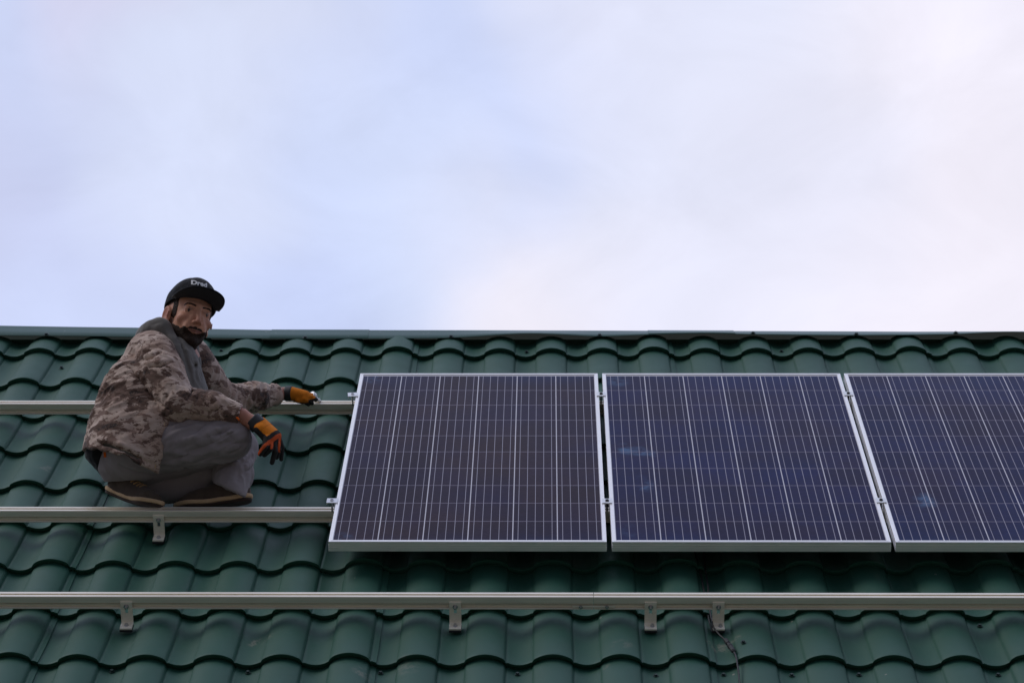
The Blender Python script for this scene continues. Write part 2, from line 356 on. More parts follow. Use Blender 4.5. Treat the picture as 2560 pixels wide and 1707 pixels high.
# ------------------------------------------------------------------ solar panels
PW, PH, PT = .992, 1.65, .038
def panel_mat(k, sky_glints):
    m = Mt('solar_cells'); m.set(rough=.5, spec=0.0)
    sx = m.n('ShaderNodeSeparateXYZ'); m.l(m.tc.outputs['Object'], sx.inputs[0]); x, y = sx.outputs[0], sx.outputs[1]
    cp = .1605; x0, y0 = PW / 2 - 3 * cp, .825 - 5 * cp - .003
    cx = m.math('DIVIDE', m.math('SUBTRACT', x, x0), cp); cy = m.math('DIVIDE', m.math('SUBTRACT', y, y0), cp)
    t = m.math('FRACT', cx)
    def near(v, pitch, w):          # distance to the nearest whole number, in metres
        d = m.math('MULTIPLY', m.math('ABSOLUTE', m.math('SUBTRACT', v, m.math('ROUND', v))), pitch)
        return m.rng(d, w * .5 + .0004, w * .5 - .0004, 0, 1)
    bars = near(m.math('DIVIDE', m.math('SUBTRACT', t, .1185), .1907), .0306, .0020)
    gapx = near(cx, cp, .0036); gapy = near(cy, cp, .0026)
    inx = m.math('MULTIPLY', m.math('GREATER_THAN', cx, -.02), m.math('LESS_THAN', cx, 6.02)); iny = m.math('MULTIPLY', m.math('GREATER_THAN', cy, -.004), m.math('LESS_THAN', cy, 10.004))
    bars = m.math('MULTIPLY', bars, inx)
    # each cell is its own slice of polycrystal: tint by cell, grain within
    cb = m.n('ShaderNodeCombineXYZ'); m.l(m.math('FLOOR', cx), cb.inputs[0]); m.l(m.math('FLOOR', cy), cb.inputs[1]); cb.inputs[2].default_value = k * 7.3
    wn = m.n('ShaderNodeTexWhiteNoise'); m.l(cb.outputs[0], wn.inputs['Vector'])
    vr = m.n('ShaderNodeTexVoronoi'); vr.inputs['Scale'].default_value = 95; m.l(m.tc.outputs['Object'], vr.inputs['Vector'])
    hs = m.n('ShaderNodeSeparateColor'); m.l(vr.outputs['Color'], hs.inputs[0])
    mp = m.n('ShaderNodeMapping'); mp.inputs['Location'].default_value = (k * 3.1, k * 1.7, 0); m.l(m.tc.outputs['Object'], mp.inputs[0])
    big = m.noise(1.9, 3, .6, vec=mp.outputs[0])
    A, B = [((.036, .020, .030), (.021, .015, .046)), ((.021, .015, .052), (.009, .014, .084)), ((.021, .015, .052), (.010, .017, .088))][k]
    c = m.mix(m.rng(big, .35, .65), A, B)
    c = m.mix(1, c, m.rng(wn.outputs['Value'], 0, 1, .86, 1.16), 'MULTIPLY'); c = m.mix(1, c, m.rng(hs.outputs[0], 0, 1, .88, 1.12), 'MULTIPLY')
    # bluer towards the cell rows at the frame
    edge = m.math('MAXIMUM', m.rng(y, 1.50, 1.64, 0, .55), m.rng(y, .10, .0, 0, .4)); edge = m.math('MULTIPLY', edge, m.rng(big, .38, .6, .1, 1))
    c = m.mix(edge, c, (.012, .028, .11))
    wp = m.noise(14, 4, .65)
    for (px_, py_), r, a_ in sky_glints:  # sky reflections painted into the cell colour as pale blue patches
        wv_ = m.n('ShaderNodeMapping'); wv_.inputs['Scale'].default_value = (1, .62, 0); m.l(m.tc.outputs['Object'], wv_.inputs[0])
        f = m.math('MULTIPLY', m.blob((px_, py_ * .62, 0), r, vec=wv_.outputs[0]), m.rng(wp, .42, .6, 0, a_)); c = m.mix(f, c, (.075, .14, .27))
    c = m.mix(gapy, c, (.34, .31, .40)); c = m.mix(bars, c, (.43, .41, .50)); c = m.mix(gapx, c, (.70, .68, .76))
    outside = m.math('SUBTRACT', 1, m.math('MULTIPLY', inx, iny)); c = m.mix(outside, c, (.6, .6, .64))
    m.base(c); m.set(coat=1.0, coatr=.05); m.b.inputs['Coat IOR'].default_value = 1.135; m.b.inputs['Coat Tint'].default_value = (1, 1, 1, 1)
    return m.m
def make_panel(k, u0_, v0_, lab, sky_glints):
    e = empty('solar_panel', tuple(RW @ np.array([u0_, v0_, 0])), (SLOPE, 0, 0), lab, 'solar panel', 'solar panels in a row on the rails')
    fr = MB(); lip = .0140; wall = .0018; fl = .026
    # each side: outer wall with ribs, top lip, bottom flange, mitred at the corners
    prof_ = [(0, -PT), (0, -.0315), (.0010, -.0312), (.0010, -.0285), (0, -.0282), (0, -.0225), (.0010, -.0222), (.0010, -.0195), (0, -.0192), (0, -.0135), (.0010, -.0132), (.0010, -.0105), (0, -.0102), (0, -.0008), (.0008, 0), (lip * .42, 0), (lip * .46, -.0009), (lip * .56, -.0009), (lip * .6, 0), (lip, 0), (lip, -.0028), (.0035, -.0028), (.0035, -.034), (fl, -.034), (fl, -PT)]
    n = len(prof_)
    V_ = []
    for cx_, cy_, sx_, sy_ in ((0, 0, 1, 1), (PW, 0, -1, 1), (PW, PH, -1, -1), (0, PH, 1, -1)):
        V_ += [(cx_ + sx_ * a, cy_ + sy_ * a, z) for a, z in prof_]
    F_ = [(c * n + i, ((c + 1) % 4) * n + i, ((c + 1) % 4) * n + (i + 1) % n, c * n + (i + 1) % n) for c in range(4) for i in range(n)]
    fr.add(V_, F_); fr.build('frame', M_frame, e)
    q = MB(); q.box((.004, .004, -.0066), (PW - .004, PH - .004, -.0029)); q.build('glass_laminate', panel_mat(k, sky_glints), e)
    q = MB(); q.box((.44, 1.42, -.024), (.55, 1.52, -.0068)); q.build('junction_box', M_black, e, bevel=.003)
    return e
G1, G2 = .0192, .0160
pu = [0, PW + G1, 2 * PW + G1 + G2]
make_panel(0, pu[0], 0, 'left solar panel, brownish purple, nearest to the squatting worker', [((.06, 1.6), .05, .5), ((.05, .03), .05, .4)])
make_panel(1, pu[1], 0, 'middle solar panel with a painted pale blue sky reflection near its left edge', [((.075, .85), .05, .95), ((.13, .82), .045, .95), ((.18, .80), .03, .6), ((.135, .50), .045, .9), ((.12, .56), .03, .5), ((.06, 1.57), .07, .5), ((.06, .1), .05, .3)])
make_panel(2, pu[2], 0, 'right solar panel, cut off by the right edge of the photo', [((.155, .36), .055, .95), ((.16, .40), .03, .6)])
pass
# clamps
def clamp(kind, u, v, lab, roll=0, wide=None):
    e = empty('panel_clamp', tuple(RW @ np.array([u, v, 0])), (SLOPE, 0, 0), lab, 'clamp', 'bright clamps holding the panel frames')
    q = MB()
    if kind == 'mid':
        w = .0185
        q.prism([(-w, .0003), (-w, .0032), (-.0068, .0036), (-.006, .0022), (.006, .0022), (.0068, .0036), (w, .0032), (w, .0003), (.0075, .0003), (.0075, -.010), (.0055, -.010), (.0055, -.0005), (-.0055, -.0005), (-.0055, -.010), (-.0075, -.010), (-.0075, .0003)], -.020, .020, 1)
        q.build('clamp_plate', M_clamp, e); bx_ = 0
    else:
        q.prism([(-.034, .0006), (-.034, .0036), (.007, .0036), (.007, .0003), (-.002, .0003), (-.002, -.036), (-.005, -.036), (-.005, .0006)], -.0195, .0195, 1)
        q.box((-.034, -.0195, -.004), (-.031, .0195, .0006)); q.build('clamp_plate', M_clamp, e); bx_ = -.015
    q = MB(); z = .0022 if kind == 'mid' else .0036
    # socket-head bolt: ring around a hex recess
    seg = 20; V_ = []; F_ = []
    for r_, z_ in ((.0066, z), (.0066, z + .0045), (.0040, z + .0045), (.0040, z + .001)):
        V_ += [(bx_ + r_ * math.cos(2 * math.pi * i / seg), r_ * math.sin(2 * math.pi * i / seg), z_) for i in range(seg)]
    F_ = [(j * seg + i, j * seg + (i + 1) % seg, (j + 1) * seg + (i + 1) % seg, (j + 1) * seg + i) for j in range(3) for i in range(seg)] + [tuple(3 * seg + i for i in range(seg))]
    q.add(V_, F_); q.tube([(bx_, 0, z), (bx_, 0, -.045)], .0036, 8); q.build('bolt', M_black if kind == 'mid' else M_steel, e)
    return e
clamp('end', -.0, 1.405, 'small end clamp sticking out at the upper left edge of the left panel').rotation_euler = (SLOPE, -.06, .10)
clamp('end', -.0, .349, 'small end clamp sticking out at the lower left edge of the left panel')
clamp('mid', PW + G1 / 2, 1.411, 'upper clamp in the gap between the left and middle panels')
clamp('mid', PW + G1 / 2, .350, 'lower clamp in the gap between the left and middle panels')
clamp('mid', 2 * PW + G1 + G2 / 2, 1.417, 'upper clamp in the gap between the middle and right panels')
clamp('mid', 2 * PW + G1 + G2 / 2, .357, 'lower clamp in the gap between the middle and right panels')

# ------------------------------------------------------------------ cable
def tile_n(u, v):
    k = math.floor((v - VE) / ROW); fr = (v - VE - k * ROW) / ROW
    return TN - STEP * fr + float(wave(np.array([u]))[0])
cb_ = empty('cable', tuple(RW @ np.array([1.36, -.3, -.13])), (SLOPE, 0, 0), 'thin black cable with an inline connector hanging down the tiles', 'cable')
def loc3(p): return (p[0] - 1.36, p[1] + .3, p[2] + .13)
def smooth_path(pts, n=60):
    pts = np.array(pts); t = np.arange(len(pts)); tt = np.linspace(0, len(pts) - 1, n); o = []
    for x in tt:
        i = min(int(x), len(pts) - 2); f = x - i; p0 = pts[max(i - 1, 0)]; p1 = pts[i]; p2 = pts[i + 1]; p3 = pts[min(i + 2, len(pts) - 1)]
        o.append(.5 * ((2 * p1) + (-p0 + p2) * f + (2 * p0 - 5 * p1 + 4 * p2 - p3) * f * f + (-p0 + 3 * p1 - 3 * p2 + p3) * f ** 3))
    return o
path = [(1.352, .30, -.10), (1.350, .10, -.138), (1.350, -.093, -.134), (1.345, -.158, -.130), (1.344, -.26, -.128), (1.346, -.36, -.128), (1.348, -.41, -.126), (1.363, -.47, -.124), (1.384, -.522, -.122), (1.397, -.57, -.12), (1.403, -.603, -.118), (1.408, -.661, -.112), (1.41, -.747, -.122), (1.409, -.84, -.126), (1.41, -1.2, -.13)]
q = MB(); q.tube([loc3(p) for p in smooth_path(path, 90)], .0032, 8); q.build('wire', M_black, cb_, True)
q = MB(); d0 = np.array(loc3((1.382, -.516, -.1205))); d1 = np.array(loc3((1.404, -.612, -.116)))
P = lambda t: tuple(d0 + (d1 - d0) * t)
q.tube([P(0), P(.06), P(.34), P(.36), P(.52), P(.54), P(.60), P(.62), P(.94), P(1)], [.005, .0085, .0085, .0062, .0062, .010, .010, .0085, .0085, .005], 12); q.build('connector', M_black, cb_)
q = MB(); q.tube([loc3(p) for p in smooth_path([(1.3, .30, -.10), (1.328, .1, -.14), (1.334, -.1, -.138), (1.336, -.2, -.135), (1.338, -.33, -.138), (1.345, -.42, -.14), (1.35, -.2, -.15)][:6], 40)], .003, 8); q.build('wire', M_black, cb_, True)
#PERSON#
# ================================================================== the worker
S0 = 9.2946                                       # distance of the middle rail's back edge from the camera
ORG = RW @ np.array([-.6593, .387, -.038])        # on the rail, below the worker
def J(px, py, c=0.):
    """joint of the figure from a sketch: px, py measured in the picture plane, c metres towards the viewer of the upright plane through the rail"""
    b = (1265 - py) / 673.; D = 9.28 + .31 * b - c
    return CW + ray(px, py) * D - ORG
def JR(px, py, n):
    """point on a plane parallel to the roof"""
    d = RW.T @ ray(px, py); s = (n - CR[2]) / d[2]; return RW @ (CR + s * d) - ORG

def hash3(ix, iy, iz, seed):
    h = (ix * 374761393 + iy * 668265263 + iz * 2147483647 + seed * 974634777) & 0xffffffff
    h = ((h ^ (h >> 13)) * 1274126177) & 0xffffffff
    return ((h ^ (h >> 16)) & 0xffff) / 32767.5 - 1
def vnoise(p, seed=0):
    """value noise on an (n, 3) array"""
    i = np.floor(p).astype(np.int64); f = p - i; f = f * f * f * (f * (f * 6 - 15) + 10); r = 0
    for dx in (0, 1):
        for dy in (0, 1):
            for dz in (0, 1):
                w = (f[:, 0] if dx else 1 - f[:, 0]) * (f[:, 1] if dy else 1 - f[:, 1]) * (f[:, 2] if dz else 1 - f[:, 2])
                r = r + w * hash3(i[:, 0] + dx, i[:, 1] + dy, i[:, 2] + dz, seed)
    return r
class SDF:
    def __init__(s, lo, hi, h):
        s.h = h; s.lo = np.array(lo, float); s.n = np.ceil((np.array(hi) - s.lo) / h).astype(int) + 1
        s.d = np.full(s.n, .5, np.float32)
    def sub(s, lo, hi):
        a = np.clip(np.floor((np.array(lo) - s.lo) / s.h).astype(int), 0, s.n); b = np.clip(np.ceil((np.array(hi) - s.lo) / s.h).astype(int) + 1, 0, s.n)
        sl = tuple(slice(x, y) for x, y in zip(a, b)); g = [s.lo[i] + np.arange(a[i], b[i], dtype=np.float32) * s.h for i in range(3)]
        return sl, g[0][:, None, None], g[1][None, :, None], g[2][None, None, :]
    def put(s, f, lo, hi, k, op):
        sl, X, Y, Z = s.sub(lo, hi); A = s.d[sl]
        if A.size == 0: return s
        Bv = f(X, Y, Z).astype(np.float32)
        if op == 'sub': Bv = -Bv
        if op == 'add':
            if k > 0: hh = np.clip(.5 + .5 * (Bv - A) / k, 0, 1); r = Bv * (1 - hh) + A * hh - k * hh * (1 - hh)
            else: r = np.minimum(A, Bv)
        else:
            if k > 0: hh = np.clip(.5 - .5 * (Bv - A) / k, 0, 1); r = Bv * (1 - hh) + A * hh + k * hh * (1 - hh)
            else: r = np.maximum(A, Bv)
        s.d[sl] = r; return s
    def cap(s, a, b, ra, rb, k=.02, op='add', sq=None):
        a = np.array(a, float); b = np.array(b, float); m = max(ra, rb) + k + 3 * s.h + .02
        ba = b - a; l2 = max(ba @ ba, 1e-9)
        def f(X, Y, Z):
            px, py, pz = X - a[0], Y - a[1], Z - a[2]
            t = np.clip((px * ba[0] + py * ba[1] + pz * ba[2]) / l2, 0, 1)
            return np.sqrt((px - t * ba[0]) ** 2 + (py - t * ba[1]) ** 2 + (pz - t * ba[2]) ** 2) - (ra + (rb - ra) * t)
        return s.put(f, np.minimum(a, b) - m, np.maximum(a, b) + m, k, op)
    def ell(s, c, r, M=None, k=.02, op='add'):
        c = np.array(c, float); M = np.eye(3) if M is None else M; m = max(r) + k + 3 * s.h + .01
        def f(X, Y, Z):
            x, y, z = X - c[0], Y - c[1], Z - c[2]
            q = [x * M[0, i] + y * M[1, i] + z * M[2, i] for i in range(3)]
            k0 = np.sqrt(sum((q[i] / r[i]) ** 2 for i in range(3))); k1 = np.sqrt(sum((q[i] / r[i] ** 2) ** 2 for i in range(3))) + 1e-6
            return k0 * (k0 - 1) / k1
        return s.put(f, c - m, c + m, k, op)
    def half(s, p, n, k=.004, lo=None, hi=None):
        """keep the side the normal points away from, optionally only within a box"""
        p = np.array(p, float); n = np.array(n, float); n /= np.linalg.norm(n)
        L_ = s.lo if lo is None else lo; H_ = s.lo + s.n * s.h if hi is None else hi
        return s.put(lambda X, Y, Z: (X - p[0]) * n[0] + (Y - p[1]) * n[1] + (Z - p[2]) * n[2], L_, H_, k, 'and')
    def shell(s, t):
        s.d = np.maximum(s.d, -(s.d + t)); return s
    def mesh(s):
        """naive surface nets"""
        d = s.d; n = s.n; ins = d < 0
        cells = np.zeros(tuple(n - 1), np.int8)
        cs = sum(ins[i:n[0] - 1 + i, j:n[1] - 1 + j, k:n[2] - 1 + k].astype(np.int8) for i in (0, 1) for j in (0, 1) for k in (0, 1))
        act = (cs > 0) & (cs < 8); ids = np.full(act.shape, -1, np.int64); A = np.argwhere(act); ids[act] = np.arange(len(A))
        P = np.zeros((len(A), 3)); Wt = np.zeros(len(A))
        for a in range(3):
            o1, o2 = [x for x in range(3) if x != a]
            for u in (0, 1):
                for v in (0, 1):
                    q0 = A.copy(); q0[:, o1] += u; q0[:, o2] += v; q1 = q0.copy(); q1[:, a] += 1
                    d0 = d[tuple(q0.T)]; d1 = d[tuple(q1.T)]; mk = (d0 < 0) != (d1 < 0)
                    t = np.where(mk, d0 / np.where(mk, d0 - d1, 1), 0); pt = q0.astype(float); pt[:, a] += t
                    P += pt * mk[:, None]; Wt += mk
        P /= Wt[:, None]; V_ = s.lo + P * s.h; Fs = []
        for a in range(3):
            o1, o2 = (a + 1) % 3, (a + 2) % 3
            s0 = [slice(0, None)] * 3; s1 = [slice(0, None)] * 3; s0[a] = slice(0, -1); s1[a] = slice(1, None)
            i0 = ins[tuple(s0)]; i1 = ins[tuple(s1)]; E_ = np.argwhere(i0 != i1); fl = i0[tuple(E_.T)]
            ok = (E_[:, o1] > 0) & (E_[:, o2] > 0) & (E_[:, o1] < n[o1] - 1) & (E_[:, o2] < n[o2] - 1); E_ = E_[ok]; fl = fl[ok]
            c = []
            for u, v in ((-1, -1), (0, -1), (0, 0), (-1, 0)):
                q = E_.copy(); q[:, o1] += u; q[:, o2] += v; c.append(ids[tuple(q.T)])
            Q = np.stack(c, 1); Q[~fl] = Q[~fl][:, ::-1]; Fs.append(Q)
        return V_, np.concatenate(Fs)
def np_mesh(name, V_, F_, mat, parent, smooth=True, cols=None, relax=0):
    V_ = np.array(V_, float); F_ = np.array(F_)
    for _ in range(relax):
        acc = np.zeros_like(V_); cnt = np.zeros(len(V_))
        for i in range(4):
            j = (i + 1) % 4
            np.add.at(acc, F_[:, i], V_[F_[:, j]]); np.add.at(acc, F_[:, j], V_[F_[:, i]]); np.add.at(cnt, F_[:, i], 1); np.add.at(cnt, F_[:, j], 1)
        V_ = V_ * .4 + .6 * acc / np.maximum(cnt, 1)[:, None]
    me = bpy.data.meshes.new(name); me.vertices.add(len(V_)); me.vertices.foreach_set('co', V_.ravel())
    me.loops.add(F_.size); me.loops.foreach_set('vertex_index', F_.ravel().astype(np.int32)); me.polygons.add(len(F_)); me.polygons.foreach_set('loop_start', np.arange(0, F_.size, 4)); me.update(calc_edges=True)
    me.validate()
    if smooth: me.polygons.foreach_set('use_smooth', [True] * len(me.polygons))
    if cols is not None:
        at = me.color_attributes.new('Col', 'FLOAT_COLOR', 'POINT'); at.data.foreach_set('color', np.concatenate([cols, np.ones((len(cols), 1))], 1).ravel())
    me.materials.append(mat); o = bpy.data.objects.new(name, me); C.objects.link(o); o.parent = parent
    return o
def hit(f, px, py, off=.0):
    """first surface point of a field along the line of sight used in the sketch"""
    o = CW - ORG; d = ray(px, py); d = d / np.linalg.norm(d)
    for t in np.arange(8.2, 10.8, f.h * .4):
        q = (o + d * t - f.lo) / f.h; i = np.round(q).astype(int)
        if (i < 0).any() or (i >= f.n).any(): continue
        if f.d[tuple(i)] < off: return o + d * (t - f.h * .3)
    return None
def crease(f, pts, r=.0060, rise=.009, k=.014):
    """a pinched fold: a groove along the points and a soft ridge just above it"""
    pts = [p for p in pts if hit(f, p[0], p[1]) is not None and hit(f, p[0], p[1] - 7) is not None and hit(f, p[0] - 9, p[1] - 9) is not None]
    H = [hit(f, *p) for p in pts]; vwv = [(CW - ORG - h) / np.linalg.norm(CW - ORG - h) for h in H]
    Hu = [hit(f, p[0], p[1] - 7) for p in pts]; n_ = len(pts) - 1
    for i in range(n_):
        w0, w1 = [math.sin(math.pi * (.12 + .76 * q / n_)) for q in (i, i + 1)]
        f.cap(Hu[i] - vwv[i] * .0075, Hu[i + 1] - vwv[i + 1] * .0075, rise * w0, rise * w1, .010)
    for i in range(n_):
        w0, w1 = [math.sin(math.pi * (.12 + .76 * q / n_)) for q in (i, i + 1)]
        f.cap(H[i] + vwv[i] * .002, H[i + 1] + vwv[i + 1] * .002, r * w0, r * w1, k, 'sub')
def normals(V_, F_):
    a = V_[F_[:, 2]] - V_[F_[:, 0]]; b = V_[F_[:, 3]] - V_[F_[:, 1]]; fn = np.cross(a, b); n = np.zeros_like(V_)
    for i in range(4): np.add.at(n, F_[:, i], fn)
    return n / (np.linalg.norm(n, axis=1)[:, None] + 1e-12)
def basis(d):
    d = np.array(d, float); d /= np.linalg.norm(d); a = np.cross(d, [0, 0, 1.]); a /= np.linalg.norm(a); return np.stack([d, a, np.cross(a, d)])
def folds(V_, F_, regions, seed=0, fine=.0012):
    """cloth folds: ridges that run along a direction, region by region (centre, radius, direction, spacing, depth)"""
    Nn = normals(V_, F_); D_ = np.zeros(len(V_))
    for q, (c, r, d, sp_, amp) in enumerate(regions):
        B_ = basis(d); w = np.exp(-(np.linalg.norm(V_ - np.array(c), axis=1) / r) ** 2)
        L_ = (V_ - np.array(c)) @ B_.T
        wp = vnoise(V_ * 9, seed + q) * .35
        P_ = np.stack([L_[:, 0] / (sp_ * 4.2) + wp, L_[:, 1] / sp_ + wp * 1.3, L_[:, 2] / sp_ - wp], 1)
        rd = 1 - 1.9 * np.abs(vnoise(P_ * .8, seed + 11 + q)) ** 1.25; rd2 = 1 - 1.9 * np.abs(vnoise(P_ * 1.7, seed + 31 + q)) ** 1.25
        D_ += w * amp * (rd * .75 + rd2 * .22)
    D_ += fine * vnoise(V_ * 60, seed + 77) + fine * .6 * vnoise(V_ * 120, seed + 78)
    return V_ + Nn * D_[:, None]

# ---- cloth, skin and leather
def cloth(name, c1, c2, rough=.9, sc=4, weave=.25):
    m = Mt(name); m.set(rough=rough, sheen=.15, spec=.2); a = m.noise(sc, 4, .6); w = m.noise(420, 2, .6)
    m.base(m.mix(m.rng(a, .3, .7), c1, c2)); m.bump(w, weave, .0012); return m.m
def camo():
    m = Mt('camouflage_cotton'); m.set(rough=.92, sheen=.15, spec=.15)
    n1 = m.noise(9.5, 6, .62, stretch=(.8, .8, 1.5), dist=.4); n2 = m.noise(21, 6, .68, stretch=(.8, .8, 1.6), dist=.6); n3 = m.noise(85, 5, .78, stretch=(.8, .8, 1.3)); n4 = m.noise(8, 5, .6, stretch=(.9, .9, 1.5), dist=.4)
    c = m.mix(m.rng(n4, .44, .56), (.41, .29, .23), (.53, .41, .34))
    c = m.mix(m.rng(n1, .525, .545), c, (.125, .076, .058))
    c = m.mix(m.rng(n2, .535, .555), c, (.21, .135, .105))
    c = m.mix(m.math('MULTIPLY', m.rng(n1, .60, .63), m.rng(n3, .42, .5)), c, (.045, .032, .028))
    c = m.mix(m.rng(n3, .60, .66, 0, .5), c, (.50, .40, .34)); c = m.mix(m.rng(n3, .40, .34, 0, .6), c, (.10, .066, .052))
    m.base(c); m.bump(m.noise(420, 2, .6), .25, .0012); return m.m
M_camo = camo()
M_hood = cloth('grey_jersey', (.155, .145, .132), (.18, .168, .152))
M_trou = cloth('grey_taupe_twill', (.245, .212, .212), (.285, .25, .25))
M_shirt = cloth('black_shirt', (.010, .010, .011), (.014, .013, .014))
M_cap_cloth = cloth('black_cap_wool', (.006, .0065, .010), (.009, .0095, .013), weave=.15)
M_shoe = cloth('dark_suede', (.060, .044, .033), (.095, .070, .052), sc=25)
M_lace = cloth('tan_lace', (.34, .20, .08), (.40, .25, .11))
M_mid = cloth('tan_midsole', (.50, .34, .19), (.58, .41, .24), .7, 20)
M_out = cloth('dark_outsole', (.035, .022, .016), (.05, .032, .022), .8, 30)
M_orange = cloth('orange_strap', (.8, .13, .01), (.85, .17, .02))
def colmat(name, rough, sss=0, bump=0.0, spec=.4):
    m = Mt(name); m.set(rough=rough, spec=spec); a = m.n('ShaderNodeVertexColor'); a.layer_name = 'Col'
    f = m.noise(90, 4, .6); c = m.mix(1, a.outputs[0], m.rng(f, .3, .7, .88, 1.1), 'MULTIPLY'); m.base(c)
    if sss: m.b.inputs['Subsurface Weight'].default_value = sss; m.b.inputs['Subsurface Radius'].default_value = (.012, .004, .002)
    if bump: m.bump(m.noise(240, 3, .6), bump, .001)
    return m.m
M_skin = colmat('skin', .55, .08, .15); M_glove = colmat('glove_fabric', .85, 0, .4, .2)
mh = Mt('dark_hair'); mh.set(rough=.7, spec=.2); hn = mh.noise(380, 3, .7); mh.base(mh.mix(mh.rng(hn, .35, .65), (.009, .006, .0045), (.055, .031, .021))); mh.bump(hn, .8, .002); M_hair = mh.m
M_white = Mt('white_thread').set(base=(.8, .8, .8), rough=.8).m
me_ = Mt('eye_wet'); me_.set(rough=.35); a = me_.n('ShaderNodeVertexColor'); a.layer_name = 'Col'; me_.base(a.outputs[0]); M_eye = me_.m

P = empty('person', tuple(ORG), (0, 0, 0), 'man in black cap, grey hood and camouflage jacket squatting on the roof by the rails', 'person')

# ---- joints
NS, FS = J(382, 882, -.07), J(478, 893, -.36)            # shoulders: near (his right), far (his left)
NE, NWr = J(446, 1012, .06), J(604, 1040, .06)           # near elbow and wrist
NWe = J(634, 1058, .065)
FWr = JR(712, 984, .012); FE = J(556, 1000, -.56)
NH, FH = J(330, 1122, -.03), J(345, 1122, -.26)
NK, FK = J(580, 1097, .02), J(594, 1120, -.17)
NA, FA = J(312, 1188, -.12), J(574, 1232, -.06)
NECK = J(428, 868, -.20)

# ---- head
HO = J(474, 796, -.17); HS = 1.085
yaw, roll, pit = R(28), R(8.5), R(3)
z_h = np.array([math.sin(yaw), -math.cos(yaw), 0]); y_h = np.array([0, 0, 1.]); x_h = np.cross(y_h, z_h)
y_h, x_h = y_h * math.cos(roll) + x_h * math.sin(roll), x_h * math.cos(roll) - y_h * math.sin(roll)
y_h, z_h = y_h * math.cos(pit) - z_h * math.sin(pit), z_h * math.cos(pit) + y_h * math.sin(pit)
HM = np.stack([x_h, y_h, z_h], 1)                 # head axes: his left, up, face
def HW(V_): return HO + (np.array(V_) * HS) @ HM.T
hd = SDF((-.11, -.24, -.14), (.11, .16, .15), .0021)
hd.ell((0, .035, -.018), (.077, .093, .098), k=0)
hd.ell((0, -.028, .03), (.055, .092, .064), k=.02)
hd.cap((-.047, -.045, .012), (-.021, -.092, .045), .014, .013, .02); hd.cap((.047, -.045, .012), (.021, -.092, .045), .014, .013, .02)
hd.ell((0, -.106, .064), (.021, .016, .018), k=.018)
for sx in (-1, 1):
    hd.ell((sx * .043, -.027, .062), (.021, .016, .022), k=.02)          # cheek
    hd.ell((sx * .026, -.056, .076), (.016, .020, .014), k=.012)
hd.cap((-.036, .020, .077), (.036, .020, .077), .012, .012, .012)         # brow
hd.cap((0, .018, .084), (0, .018, .084), .012, .012, .01)
for sx in (-1, 1):
    hd.ell((sx * .032, .001, .094), (.018, .0095, .013), k=.008, op='sub')
    hd.ell((sx * .031, .0005, .0735), (.0145, .0125, .0135), k=.002)
    hd.cap((sx * .017, .0044, .0886), (sx * .045, .0014, .0786), .0042, .0037, .003)    # upper lid
    hd.cap((sx * .018, -.0046, .0874), (sx * .044, -.0055, .0780), .0034, .003, .003)   # lower lid
    hd.cap((sx * .016, -.021, .088), (sx * .036, -.068, .080), .0045, .005, .010)       # smile fold
hd.cap((0, .006, .087), (0, -.040, .110), .0068, .0085, .007)             # nose
hd.ell((0, -.041, .1085), (.0098, .0090, .0095), k=.005)
for sx in (-1, 1):
    hd.ell((sx * .0120, -.0445, .098), (.0062, .0065, .0090), k=.005)
    hd.ell((sx * .0062, -.0515, .103), (.0034, .0030, .0050), k=.002, op='sub')
    hd.cap((0, -.0705, .0930), (sx * .029, -.0625, .0815), .0036, .0022, .004)        # upper lip, corners lifted in a smile
    hd.cap((0, -.0785, .0890), (sx * .025, -.0710, .0815), .0030, .0020, .004)
for sx in (-1, 1):
    hd.cap((0, -.0748, .0975), (sx * .030, -.0670, .0860), .0022, .0018, .0015, 'sub')
    a_ = R(-26) * sx; EM = np.array([[math.cos(a_), 0, math.sin(a_)], [0, 1, 0], [-math.sin(a_), 0, math.cos(a_)]])
    if sx > 0: EM = EM * 1.0
    hd.ell((sx * (.083 if sx < 0 else .071), -.004, -.010), (.0085, .034, .021), EM, .004)
    hd.ell((sx * (.0925 if sx < 0 else .082), .000, -.008), (.0075, .024, .0125), EM, .004, 'sub')
    hd.ell((sx * (.082 if sx < 0 else .070), -.036, -.002), (.007, .011, .010), k=.006)
    hd.cap((sx * .0835, -.010, .003), (sx * .0835, .004, .006), .004, .003, .003)       # tragus
hd.cap((0, -.07, -.028), (0, -.235, -.058), .050, .058, .02)
HV, HF = hd.mesh()
x, y, z = HV.T
col = np.tile(np.array([.60, .30, .19]), (len(HV), 1))
def tint(mask, c): 
    global col
    col = col * (1 - mask[:, None]) + np.array(c) * mask[:, None]
def gz(cx, cy, cz, rx, ry, rz_): return np.exp(-(((np.abs(x) if cx >= 0 else x) - abs(cx)) / rx) ** 2 - ((y - cy) / ry) ** 2 - ((z - cz) / rz_) ** 2)
tint(gz(.045, -.03, .07, .022, .02, .04) * .55, (.40, .15, .10)); tint(gz(0, -.042, .11, .013, .014, .02) * .6, (.42, .16, .115))
tint(np.clip((np.abs(x) - .076) / .006, 0, 1) * (y < .04) * (y > -.05) * .6, (.42, .14, .10))
lip = np.exp(-((y + .0755 + .0 - np.abs(x) * .26) / .0060) ** 2) * (np.abs(x) < .026) * (z > .078) * np.clip((.028 - np.abs(x)) / .006, 0, 1); tint(lip * .9, (.15, .045, .036))
lid = np.exp(-((y - .001) / .0035) ** 2) * np.exp(-((np.abs(x) - .031) / .011) ** 2) * (z > .07); tint(np.clip(lid * 1.6, 0, 1) * .5, (.10, .05, .04))
head_cols = col.copy(); 
